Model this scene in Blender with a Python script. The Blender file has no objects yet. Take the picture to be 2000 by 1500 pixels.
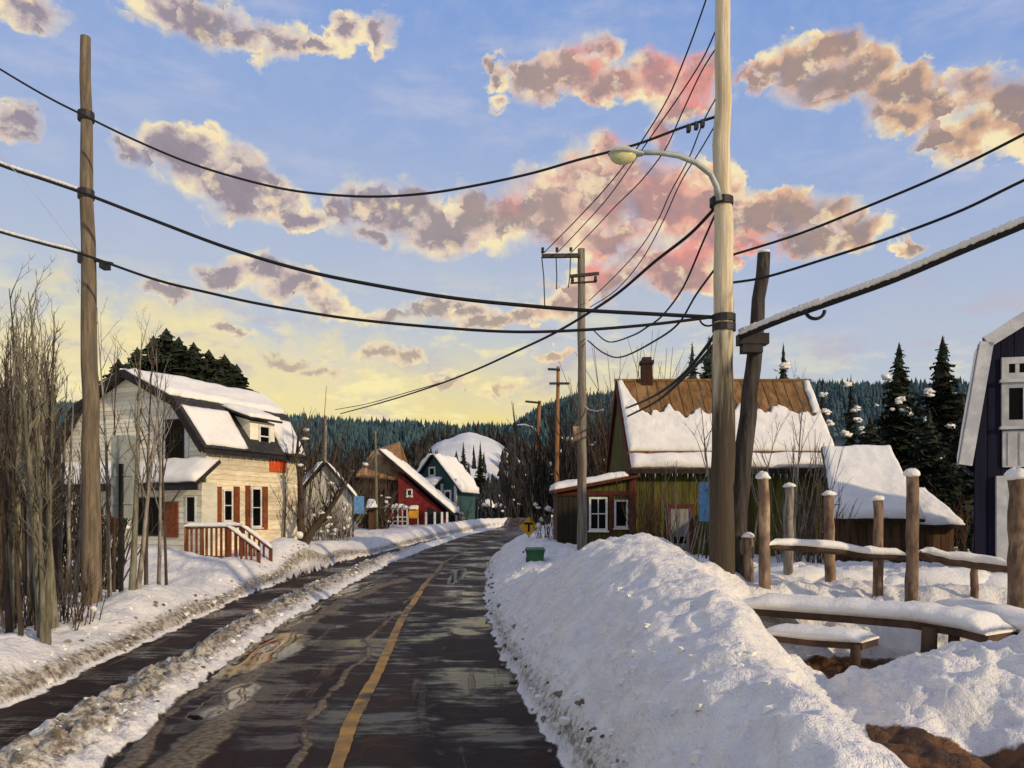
import bpy, math, random
import numpy as np
from math import sin, cos, pi, atan, radians
from mathutils import Vector

random.seed(7)
rng = np.random.default_rng(11)
scene = bpy.context.scene
col = scene.collection
EYE = 2.2
F = 1500.0                      # focal length in pixels of the 2000 px wide photograph

# ------------------------------------------------------------------ camera
cd = bpy.data.cameras.new('camera')
cam = bpy.data.objects.new('camera', cd)
col.objects.link(cam)
cam.location = (0, 0, EYE)
cam.rotation_euler = (radians(90), 0, 0)
cd.sensor_width = 36.0
cd.lens = 36.0 * F / 2000.0
cd.shift_y = 250 / 2000.0
cd.clip_start = 0.1
cd.clip_end = 6000
scene.camera = cam

# ------------------------------------------------------------------ view
scene.view_settings.view_transform = 'Standard'
scene.view_settings.look = 'None'
scene.view_settings.exposure = 0.0
scene.view_settings.gamma = 1.0
scene.view_settings.use_curve_mapping = False
scene.render.resolution_x = 1024
scene.render.resolution_y = 768

# ------------------------------------------------------------------ sun
SUN_AZ, SUN_EL = 127.0, 20.0       # azimuth clockwise from +Y
sl = bpy.data.lights.new('sun', 'SUN')
sl.energy = 3.0
sl.angle = radians(1.2)
sl.color = (1.0, 0.79, 0.50)
sun = bpy.data.objects.new('sun', sl)
col.objects.link(sun)
sun.location = (30, -30, 40)
_a, _e = radians(SUN_AZ), radians(SUN_EL)
sdir = Vector((sin(_a) * cos(_e), cos(_a) * cos(_e), sin(_e)))
sun.rotation_euler = sdir.to_track_quat('Z', 'Y').to_euler()


# ------------------------------------------------------------------ node helpers
class NT:
    def __init__(s, tree):
        s.t = tree
        s.n = tree.nodes
        s.l = tree.links

    def new(s, typ, **kw):
        n = s.n.new(typ)
        for k, v in kw.items():
            setattr(n, k, v)
        return n

    def put(s, inp, v):
        if isinstance(v, bpy.types.NodeSocket):
            s.l.new(v, inp)
        elif v is not None:
            inp.default_value = v

    def math(s, op, a, b=None, c=None, clamp=False):
        n = s.new('ShaderNodeMath', operation=op)
        n.use_clamp = clamp
        s.put(n.inputs[0], a)
        s.put(n.inputs[1], b)
        s.put(n.inputs[2], c)
        return n.outputs[0]

    def vmath(s, op, a, b=None, c=None, out=0):
        n = s.new('ShaderNodeVectorMath', operation=op)
        s.put(n.inputs[0], a)
        s.put(n.inputs[1], b)
        s.put(n.inputs[2], c)
        return n.outputs[out]

    def mix(s, f, a, b):
        n = s.new('ShaderNodeMix', data_type='RGBA')
        s.put(n.inputs['Factor'], f)
        s.put(n.inputs[6], a)
        s.put(n.inputs[7], b)
        return n.outputs[2]

    def noise(s, vec, scale, detail=4, rough=0.55, out='Fac'):
        n = s.new('ShaderNodeTexNoise')
        s.put(n.inputs['Vector'], vec)
        s.put(n.inputs['Scale'], scale)
        s.put(n.inputs['Detail'], detail)
        s.put(n.inputs['Roughness'], rough)
        return n.outputs[out]

    def ramp(s, f, stops, interp='LINEAR'):
        n = s.new('ShaderNodeValToRGB')
        n.color_ramp.interpolation = interp
        e = n.color_ramp.elements
        while len(e) > 1:
            e.remove(e[-1])
        e[0].position = stops[0][0]
        e[0].color = c4(stops[0][1])
        for p, c in stops[1:]:
            x = e.new(p)
            x.color = c4(c)
        s.put(n.inputs[0], f)
        return n.outputs[0]

    def smooth(s, v, a, b):
        n = s.new('ShaderNodeMapRange', interpolation_type='SMOOTHSTEP')
        s.put(n.inputs['Value'], v)
        s.put(n.inputs['From Min'], a)
        s.put(n.inputs['From Max'], b)
        return n.outputs[0]


def c4(c):
    if isinstance(c, (int, float)):
        return (c, c, c, 1)
    return (c[0], c[1], c[2], 1)


def srgb(r, g, b):
    f = lambda v: ((v / 255 + 0.055) / 1.055) ** 2.4 if v > 10 else v / 255 / 12.92
    return (f(r), f(g), f(b))


# ------------------------------------------------------------------ world: evening sky with drifting cumulus
def make_world():
    w = bpy.data.worlds.new('World')
    scene.world = w
    w.use_nodes = True
    t = NT(w.node_tree)
    for n in list(t.n):
        t.n.remove(n)
    tc = t.new('ShaderNodeTexCoord').outputs['Generated']
    sep = t.new('ShaderNodeSeparateXYZ')
    t.put(sep.inputs[0], tc)
    x, y, z = sep.outputs
    az = t.math('ARCTAN2', x, y)
    hyp = t.math('SQRT', t.math('ADD', t.math('MULTIPLY', x, x), t.math('MULTIPLY', y, y)))
    v = t.math('DIVIDE', z, t.math('MAXIMUM', hyp, 0.02))
    cmb = t.new('ShaderNodeCombineXYZ')
    t.put(cmb.inputs[0], az)
    t.put(cmb.inputs[1], v)
    uv = cmb.outputs[0]
    # base sky: physical sky tempered by the colours of this evening
    sky = t.new('ShaderNodeTexSky', sky_type='NISHITA')
    sky.sun_disc = False
    sky.sun_elevation = radians(SUN_EL)
    sky.sun_rotation = radians(SUN_AZ)
    sky.air_density = 1.2
    sky.dust_density = 1.5
    nish = t.vmath('SCALE', sky.outputs[0], None)
    t.n[-1].inputs[3].default_value = 0.09
    # gentle large-scale waviness of the gradient
    wav = t.noise(uv, 3.0, 3, 0.5)
    v2 = t.math('ADD', v, t.math('MULTIPLY', t.smooth(az, 0.10, 0.42), 0.085))
    vv = t.math('ADD', v2, t.math('MULTIPLY', t.math('SUBTRACT', wav, 0.5), 0.10))
    grad = t.ramp(vv, [(0.0, srgb(252, 226, 128)), (0.11, srgb(248, 226, 142)), (0.17, srgb(230, 218, 178)),
                       (0.23, srgb(196, 203, 212)), (0.36, srgb(176, 190, 218)), (0.50, srgb(154, 177, 222)),
                       (0.68, srgb(132, 164, 222)), (0.85, srgb(140, 160, 206)), (1.0, srgb(150, 158, 190))])
    # canvas-soft mottling
    m1 = t.noise(uv, 26.0, 5, 0.65)
    grad = t.mix(t.math('MULTIPLY', t.smooth(m1, 0.35, 0.75), 0.22), grad, c4(srgb(186, 196, 220)))
    # yellow glow reaching higher over the left woods
    gl = t.vmath('MULTIPLY_ADD', uv, (1 / 0.32, 1 / 0.13, 0), (0.42 / 0.32, -0.14 / 0.13, 0))
    gln = t.new('ShaderNodeVectorMath', operation='LENGTH')
    t.put(gln.inputs[0], gl)
    gn = t.noise(uv, 14.0, 5, 0.62)
    glow = t.smooth(t.math('ADD', gln.outputs['Value'], t.math('MULTIPLY', t.math('SUBTRACT', gn, 0.5), 2.2)), 1.15, 0.45)
    grad = t.mix(t.math('MULTIPLY', glow, 0.75), grad, c4(srgb(250, 230, 164)))
    base = t.mix(0.10, grad, nish)
    # thin lilac and cream veils
    veil = t.noise(t.vmath('MULTIPLY', uv, (3.0, 8.0, 1)), 1.6, 6, 0.62)
    base = t.mix(t.math('MULTIPLY', t.smooth(veil, 0.48, 0.72), 0.38), base, c4(srgb(206, 206, 220)))
    low = t.noise(t.vmath('MULTIPLY', uv, (6.0, 15.0, 1)), 1.5, 6, 0.62)
    base = t.mix(t.math('MULTIPLY', t.smooth(low, 0.50, 0.62), t.smooth(v2, 0.34, 0.10)), base, c4(srgb(253, 238, 176)))
    low2 = t.noise(t.vmath('MULTIPLY', t.vmath('ADD', uv, (5, 3, 0)), (6.0, 13.0, 1)), 1.6, 6, 0.62)
    base = t.mix(t.math('MULTIPLY', t.smooth(low2, 0.53, 0.66), t.math('MULTIPLY', t.smooth(v, 0.36, 0.16), 0.7)), base, c4(srgb(190, 182, 196)))
    # cloud coordinates: ragged by noise and by small cells
    vor = t.new('ShaderNodeTexVoronoi', feature='F1', voronoi_dimensions='2D')
    vw = t.vmath('MULTIPLY', t.vmath('SUBTRACT', t.noise(uv, 22.0, 4, 0.6, 'Color'), (0.5, 0.5, 0.5)), (0.05, 0.05, 0))
    t.put(vor.inputs['Vector'], t.vmath('ADD', uv, vw))
    vor.inputs['Scale'].default_value = 34
    cellrand = vor.outputs['Color']
    n1 = t.noise(uv, 11.0, 5, 0.6, 'Color')
    n2 = t.noise(uv, 45.0, 3, 0.6, 'Color')
    off = t.vmath('SUBTRACT', n1, (0.5, 0.5, 0.5))
    off = t.vmath('MULTIPLY', off, (0.085, 0.075, 0))
    off2 = t.vmath('MULTIPLY', t.vmath('SUBTRACT', n2, (0.5, 0.5, 0.5)), (0.020, 0.020, 0))
    off3 = t.vmath('MULTIPLY', t.vmath('SUBTRACT', cellrand, (0.5, 0.5, 0.5)), (0.010, 0.012, 0))
    p = t.vmath('ADD', t.vmath('ADD', uv, off), t.vmath('ADD', off2, off3))
    blobs = [(60, 15, 85, 38), (60, 48, 25, 20), (45, 240, 45, 35), (330, 22, 75, 45), (410, 45, 75, 52), (480, 88, 50, 34),
             (560, 85, 62, 35), (620, 95, 60, 24), (680, 65, 30, 38), (740, 65, 34, 36), (250, 290, 42, 34), (320, 292, 60, 48),
             (390, 320, 62, 60), (460, 360, 70, 56), (530, 390, 60, 44), (590, 420, 60, 33), (650, 420, 50, 38), (720, 400, 70, 55),
             (790, 400, 60, 50), (730, 460, 40, 22), (850, 440, 60, 50), (920, 420, 60, 60), (990, 440, 70, 60), (1080, 400, 90, 84),
             (1180, 370, 110, 84), (1180, 300, 36, 36), (1290, 380, 90, 84), (1380, 400, 80, 76), (1200, 460, 120, 40),
             (1300, 505, 110, 44), (1330, 540, 80, 36), (1180, 540, 80, 34), (1110, 580, 50, 26), (980, 150, 26, 34), (960, 200, 22, 14),
             (1060, 170, 60, 42), (1120, 140, 60, 46), (1170, 100, 42, 34), (1190, 165, 70, 42), (1280, 150, 70, 52), (1370, 150, 60, 56),
             (1340, 200, 60, 34), (1300, 250, 24, 50), (1480, 150, 60, 24), (1560, 140, 70, 52), (1630, 110, 60, 48), (1700, 130, 60, 54),
             (1620, 170, 80, 38), (1780, 170, 80, 42), (1760, 235, 80, 38), (1860, 190, 80, 46), (1880, 270, 90, 52), (1960, 220, 80, 60),
             (2040, 260, 90, 60), (1440, 400, 40, 66), (1500, 420, 70, 46), (1560, 410, 60, 42), (1620, 420, 70, 46), (1680, 450, 50, 38),
             (1600, 470, 80, 32), (1760, 495, 30, 13), (1450, 490, 50, 20), (330, 560, 46, 20), (450, 540, 46, 26), (520, 530, 58, 32),
             (590, 560, 60, 32), (640, 590, 46, 26), (550, 575, 60, 26), (760, 612, 60, 20), (840, 600, 60, 24), (900, 590, 60, 20),
             (960, 625, 60, 20), (1030, 610, 60, 20), (560, 695, 60, 16), (640, 720, 60, 14), (740, 690, 50, 16), (800, 690, 30, 16),
             (980, 760, 44, 14), (870, 745, 40, 16), (450, 640, 40, 14), (1080, 690, 40, 14),
             (-180, 300, 150, 60), (-420, 160, 160, 70), (2300, 300, 220, 70), (2600, 120, 200, 60), (300, -160, 200, 60),
             (900, -300, 300, 80), (1500, -240, 260, 80), (-900, 420, 300, 60), (3300, 420, 400, 70)]
    cur = None
    for bx, by, rx, ry in blobs:
        a = atan((bx - 1000) / F)
        ca = cos(a)
        cv = (1000 - by) / F * ca
        ru = rx / F * ca * ca * 1.13
        rv = ry / F * ca * 1.13
        q = t.vmath('MULTIPLY_ADD', p, (1 / ru, 1 / rv, 0), (-a / ru, -cv / rv, 0))
        ln = t.new('ShaderNodeVectorMath', operation='LENGTH')
        t.put(ln.inputs[0], q)
        d = ln.outputs['Value']
        cur = d if cur is None else t.math('SMOOTH_MIN', cur, d, 0.32)
    f = t.math('SUBTRACT', 1.12, cur)
    # elsewhere in the dome (behind the viewer) ordinary scattered cloud
    gen = t.noise(t.vmath('MULTIPLY', tc, (1, 1, 2.2)), 3.2, 6, 0.6)
    back = t.smooth(t.math('ABSOLUTE', az), 0.85, 1.3)
    g = t.math('MULTIPLY', t.math('SUBTRACT', gen, 0.55), 3.0)
    f = t.math('MAXIMUM', f, t.math('SUBTRACT', t.math('MULTIPLY', g, back), t.math('MULTIPLY', t.math('SUBTRACT', 1.0, back), 1.0)))
    sofn = t.noise(uv, 9.0, 3, 0.5)
    wdt = t.math('ADD', 0.16, t.math('MULTIPLY', t.smooth(sofn, 0.34, 0.64), 0.75))
    mask = t.smooth(t.math('DIVIDE', t.math('ADD', f, 0.03), wdt), 0.0, 1.0)
    # ragged holes through the thinner parts
    hol = t.noise(uv, 24.0, 5, 0.65)
    mask = t.math('MULTIPLY', mask, t.math('SUBTRACT', 1.0, t.math('MULTIPLY', t.smooth(hol, 0.56, 0.70), t.math('MULTIPLY', t.smooth(f, 0.55, 0.10), 0.75))))
    cs = t.new('ShaderNodeSeparateColor')
    t.put(cs.inputs[0], cellrand)
    rnd = cs.outputs[0]
    nb = t.noise(uv, 16.0, 5, 0.6)
    depth = t.math('ADD', t.math('MULTIPLY', f, 0.85), t.math('MULTIPLY', t.math('SUBTRACT', rnd, 0.5), 0.30))
    depth = t.math('ADD', depth, t.math('MULTIPLY', t.math('SUBTRACT', nb, 0.5), 1.5))
    # body tint depends on where in the sky: mauve left, rose centre, warm brown right
    un = t.math('ADD', t.math('MULTIPLY', az, 0.6), 0.5)
    body = t.ramp(un, [(0.12, srgb(150, 142, 154)), (0.40, srgb(158, 145, 152)), (0.48, srgb(160, 148, 144)),
                       (0.55, srgb(176, 148, 140)), (0.62, srgb(186, 142, 138)), (0.70, srgb(166, 144, 134)), (0.9, srgb(160, 138, 130))])
    midc = t.ramp(un, [(0.12, srgb(206, 190, 184)), (0.45, srgb(222, 200, 186)), (0.56, srgb(226, 186, 166)),
                       (0.64, srgb(234, 176, 156)), (0.72, srgb(222, 182, 150)), (0.85, srgb(214, 172, 142))])
    cloud = t.mix(t.smooth(depth, 0.10, 0.42), c4(srgb(249, 232, 186)), midc)
    cloud = t.mix(t.smooth(depth, 0.36, 0.66), cloud, body)
    hi = t.noise(t.vmath('ADD', uv, (3.1, 1.7, 0)), 27.0, 4, 0.6)
    cloud = t.mix(t.math('MULTIPLY', t.smooth(hi, 0.54, 0.66), 0.8), cloud, c4(srgb(246, 222, 184)))
    hi2 = t.noise(t.vmath('ADD', uv, (7.1, 4.7, 0)), 13.0, 4, 0.6)
    cloud = t.mix(t.math('MULTIPLY', t.smooth(hi2, 0.52, 0.66), t.math('MULTIPLY', t.smooth(t.math('ABSOLUTE', t.math('SUBTRACT', az, 0.17)), 0.26, 0.06), 0.9)), cloud, c4(srgb(240, 150, 140)))
    dk = t.math('MULTIPLY', t.smooth(nb, 0.52, 0.66), t.smooth(f, 0.15, 0.5))
    cloud = t.mix(t.math('MULTIPLY', dk, 0.55), cloud, c4(srgb(146, 132, 140)))
    # low clouds pick up the yellow of the horizon
    cloud = t.mix(t.math('MULTIPLY', t.smooth(v, 0.32, 0.12), 0.45), cloud, c4(srgb(236, 214, 160)))
    final = t.mix(t.math('MULTIPLY', mask, 0.96), base, cloud)
    # below the horizon: snow-grey
    final = t.mix(t.smooth(v, 0.0, -0.03), final, c4(srgb(190, 186, 180)))
    bg = t.new('ShaderNodeBackground')
    t.put(bg.inputs[0], final)
    bg.inputs[1].default_value = 1.0
    out = t.new('ShaderNodeOutputWorld')
    t.l.new(bg.outputs[0], out.inputs[0])
    w.cycles.sampling_method = 'MANUAL'
    w.cycles.sample_map_resolution = 256


make_world()


# ------------------------------------------------------------------ materials
def mat(name, c1, c2=None, rough=0.8, scale=3.0, stretch=(1, 1, 1), bump=0.3, bscale=None, c3=None, spec=0.16, metal=0.0, detail=5, lo=0.35, hi=0.65, emis=None):
    m = bpy.data.materials.new(name)
    m.use_nodes = True
    t = NT(m.node_tree)
    b = t.n['Principled BSDF']
    tc = t.new('ShaderNodeTexCoord').outputs['Object']
    info = t.new('ShaderNodeObjectInfo')
    vec = t.vmath('MULTIPLY', tc, stretch)
    rv = t.vmath('MULTIPLY', info.outputs['Random'], (37.0, 17.0, 23.0))
    vec = t.vmath('ADD', vec, rv)
    n = t.noise(vec, scale, detail, 0.62)
    colr = c4(c1)
    if c2 is not None:
        colr = t.mix(t.smooth(n, lo, hi), c4(c1), c4(c2))
    if c3 is not None:
        n3 = t.noise(vec, scale * 0.37, 4, 0.6)
        colr = t.mix(t.smooth(n3, 0.52, 0.68), colr, c4(c3))
    # each alike piece a shade of its own
    hs = t.new('ShaderNodeHueSaturation')
    t.put(hs.inputs['Color'], colr)
    t.put(hs.inputs['Value'], t.math('ADD', 0.82, t.math('MULTIPLY', info.outputs['Random'], 0.36)) if bump != 0 else 1.0)
    t.put(b.inputs['Base Color'], hs.outputs[0])
    b.inputs['Roughness'].default_value = rough
    b.inputs['Specular IOR Level'].default_value = spec
    b.inputs['Metallic'].default_value = metal
    if bump:
        bn = t.noise(vec, bscale or scale * 3, 6, 0.65)
        bu = t.new('ShaderNodeBump')
        bu.inputs['Strength'].default_value = bump
        bu.inputs['Distance'].default_value = 0.02
        t.put(bu.inputs['Height'], bn)
        t.l.new(bu.outputs[0], b.inputs['Normal'])
    return m


WH = (0.80, 0.79, 0.78)
M = {}
M['cream'] = mat('cream_paint', (0.76, 0.68, 0.50), (0.62, 0.53, 0.36), scale=2.5, stretch=(1, 1, 6), bump=0.4, c3=(0.60, 0.43, 0.27))
M['ivory'] = mat('ivory_paint', (0.80, 0.76, 0.62), (0.68, 0.64, 0.50), scale=2.0, stretch=(1, 1, 3), bump=0.4)
M['white'] = mat('white_trim', (0.74, 0.73, 0.68), (0.58, 0.57, 0.52), scale=8, bump=0.2)
M['rust'] = mat('rust_shutter', (0.24, 0.075, 0.03), (0.16, 0.045, 0.02), scale=8, bump=0.3)
M['dark'] = mat('dark_trim', (0.018, 0.018, 0.02), (0.035, 0.03, 0.03), scale=6, bump=0.3)
M['roofdark'] = mat('dark_shingle', (0.03, 0.03, 0.034), (0.05, 0.045, 0.04), scale=5, bump=0.6)
M['glass'] = mat('window_glass', (0.003, 0.003, 0.004), (0.005, 0.005, 0.006), rough=0.22, bump=0, spec=0.06)
M['deck'] = mat('stained_deck', (0.20, 0.065, 0.025), (0.11, 0.035, 0.018), scale=5, stretch=(4, 4, 0.6), bump=0.4, c3=(0.30, 0.13, 0.06))
M['green'] = mat('mossy_green_board', (0.115, 0.112, 0.020), (0.06, 0.055, 0.014), scale=2.2, stretch=(3, 3, 0.5), bump=0.6, c3=(0.075, 0.045, 0.018))
M['redtrim'] = mat('oxblood_trim', (0.11, 0.028, 0.018), (0.06, 0.018, 0.014), scale=5, stretch=(3, 3, 0.6), bump=0.4)
M['chimney'] = mat('sooty_brick', (0.055, 0.02, 0.015), (0.03, 0.015, 0.012), scale=6, bump=0.5)
M['brownroof'] = mat('brown_tin_roof', (0.24, 0.13, 0.05), (0.14, 0.075, 0.03), scale=2.0, stretch=(3, 1, 1), bump=0.5, c3=(0.30, 0.18, 0.08))
M['brownwall'] = mat('brown_board', (0.11, 0.06, 0.028), (0.06, 0.035, 0.02), scale=2.5, stretch=(3, 3, 0.5), bump=0.6)
M['darkboard'] = mat('blackened_board', (0.022, 0.020, 0.014), (0.035, 0.028, 0.018), scale=2.5, stretch=(3, 3, 0.5), bump=0.6)
M['navy'] = mat('navy_board', (0.006, 0.0065, 0.020), (0.010, 0.010, 0.030), scale=2.5, stretch=(3, 3, 0.4), bump=0.4)
M['greytrim'] = mat('pale_grey_trim', (0.50, 0.51, 0.52), (0.36, 0.37, 0.40), scale=3, bump=0.35)
M['pole'] = mat('weathered_pole', (0.20, 0.155, 0.105), (0.10, 0.08, 0.06), scale=3, stretch=(6, 6, 0.5), bump=0.9, bscale=6, c3=(0.10, 0.085, 0.07))
M['polepale'] = mat('sunbleached_pole', (0.26, 0.235, 0.19), (0.13, 0.11, 0.085), scale=2.4, stretch=(6, 6, 0.35), bump=0.9, bscale=6, c3=(0.12, 0.085, 0.06))
M['poledark'] = mat('tarred_pole', (0.028, 0.024, 0.021), (0.075, 0.065, 0.06), scale=3, stretch=(6, 6, 0.4), bump=0.9, bscale=6)
M['poleora'] = mat('orange_brown_pole', (0.34, 0.17, 0.075), (0.20, 0.10, 0.05), scale=3, stretch=(6, 6, 0.4), bump=0.6)
M['wire'] = mat('black_cable', (0.02, 0.02, 0.02), None, rough=0.6, bump=0)
M['iron'] = mat('dark_iron', (0.03, 0.03, 0.032), (0.05, 0.045, 0.04), rough=0.55, scale=8, bump=0.2, metal=0.3)
M['galv'] = mat('galvanised_steel', (0.42, 0.45, 0.43), (0.33, 0.36, 0.34), rough=0.55, scale=5, bump=0.2, metal=0.2)
M['lens'] = mat('yellowed_lens', (0.75, 0.72, 0.38), (0.6, 0.58, 0.32), rough=0.25, scale=12, bump=0.1)
M['post'] = mat('log_post', (0.25, 0.17, 0.115), (0.11, 0.07, 0.048), scale=4, stretch=(2, 2, 0.8), bump=0.9, bscale=8, c3=(0.42, 0.30, 0.20))
M['postdark'] = mat('dark_log', (0.06, 0.04, 0.028), (0.11, 0.065, 0.04), scale=4, stretch=(1, 1, 1), bump=0.9, bscale=8)
M['bark'] = mat('olive_bark', (0.21, 0.195, 0.14), (0.10, 0.088, 0.06), scale=5, stretch=(3, 3, 0.6), bump=0.6)
M['barkdark'] = mat('dark_bark', (0.055, 0.04, 0.03), (0.09, 0.065, 0.045), scale=5, stretch=(3, 3, 0.6), bump=0.6)
M['barkgrey'] = mat('grey_bark', (0.30, 0.27, 0.23), (0.12, 0.10, 0.08), scale=5, stretch=(3, 3, 0.6), bump=0.5)
M['twig'] = mat('brown_twig', (0.13, 0.07, 0.035), (0.07, 0.04, 0.025), scale=6, bump=0.3)
M['purple'] = mat('purple_twig', (0.11, 0.06, 0.09), (0.06, 0.035, 0.05), scale=6, bump=0.3)
M['needle'] = mat('dark_needles', (0.016, 0.022, 0.014), (0.03, 0.038, 0.022), scale=3, bump=0.3, c3=(0.04, 0.028, 0.02))
M['needleg'] = mat('green_needles', (0.03, 0.05, 0.035), (0.05, 0.075, 0.05), scale=3, bump=0.3)
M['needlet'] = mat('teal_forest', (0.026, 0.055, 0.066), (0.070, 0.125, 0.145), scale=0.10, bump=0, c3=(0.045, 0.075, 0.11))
M['wood'] = mat('dark_forest', (0.012, 0.014, 0.014), (0.050, 0.040, 0.034), scale=0.25, bump=0, c3=(0.03, 0.045, 0.05))
M['blue'] = mat('blue_sign_face', (0.09, 0.26, 0.52), (0.13, 0.33, 0.60), rough=0.5, scale=6, bump=0.1)
M['bluedark'] = mat('blue_ink', (0.03, 0.11, 0.28), None, bump=0)
M['orange'] = mat('orange_sign_face', (0.72, 0.10, 0.02), (0.60, 0.08, 0.02), rough=0.5, scale=6, bump=0.1)
M['yellow'] = mat('yellow_sign_face', (0.62, 0.34, 0.02), (0.48, 0.25, 0.02), rough=0.5, scale=5, bump=0.1)
M['amber'] = mat('amber_cloth', (0.70, 0.36, 0.04), (0.55, 0.24, 0.03), scale=5, bump=0.2)
M['black'] = mat('black_ink', (0.012, 0.012, 0.012), None, bump=0)
M['bin'] = mat('green_plastic', (0.03, 0.11, 0.04), (0.05, 0.15, 0.06), rough=0.45, scale=3, bump=0.1)
M['teal'] = mat('teal_board', (0.022, 0.062, 0.062), (0.035, 0.085, 0.082), scale=3, bump=0.3)
M['red'] = mat('barn_red_board', (0.20, 0.024, 0.022), (0.13, 0.016, 0.015), scale=3, bump=0.3)
M['tan'] = mat('tan_thatch', (0.33, 0.19, 0.09), (0.20, 0.11, 0.05), scale=1.2, stretch=(2, 2, 1), bump=0.7, c3=(0.40, 0.26, 0.14))
M['whitewash'] = mat('whitewash', (0.62, 0.60, 0.50), (0.40, 0.39, 0.32), scale=1.8, stretch=(3, 3, 0.4), bump=0.5)
M['doorgrey'] = mat('grey_door', (0.30, 0.29, 0.26), (0.18, 0.17, 0.15), scale=3, stretch=(3, 3, 0.5), bump=0.4)
M['line'] = mat('yellow_line_paint', (0.42, 0.235, 0.05), (0.22, 0.13, 0.05), rough=0.6, scale=3.0, bump=0.4, c3=(0.05, 0.04, 0.035), lo=0.3, hi=0.6, detail=8)
M['redberry'] = mat('red_bauble', (0.55, 0.06, 0.05), None, bump=0.1)


def snow_mat(name, scale=2.0):
    m = bpy.data.materials.new(name)
    m.use_nodes = True
    t = NT(m.node_tree)
    b = t.n['Principled BSDF']
    tc = t.new('ShaderNodeTexCoord').outputs['Object']
    n = t.noise(tc, scale, 5, 0.6)
    cc = t.mix(t.smooth(n, 0.35, 0.7), c4((0.88, 0.85, 0.79)), c4((0.80, 0.775, 0.74)))
    t.put(b.inputs['Base Color'], cc)
    b.inputs['Roughness'].default_value = 0.65
    b.inputs['Specular IOR Level'].default_value = 0.25
    h = t.math('ADD', t.noise(tc, 5.0, 6, 0.6), t.math('MULTIPLY', t.noise(tc, 22.0, 4, 0.6), 0.35))
    bu = t.new('ShaderNodeBump')
    bu.inputs['Strength'].default_value = 0.55
    bu.inputs['Distance'].default_value = 0.06
    t.put(bu.inputs['Height'], h)
    t.l.new(bu.outputs[0], b.inputs['Normal'])
    return m


M['snow'] = snow_mat('fresh_snow')


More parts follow.
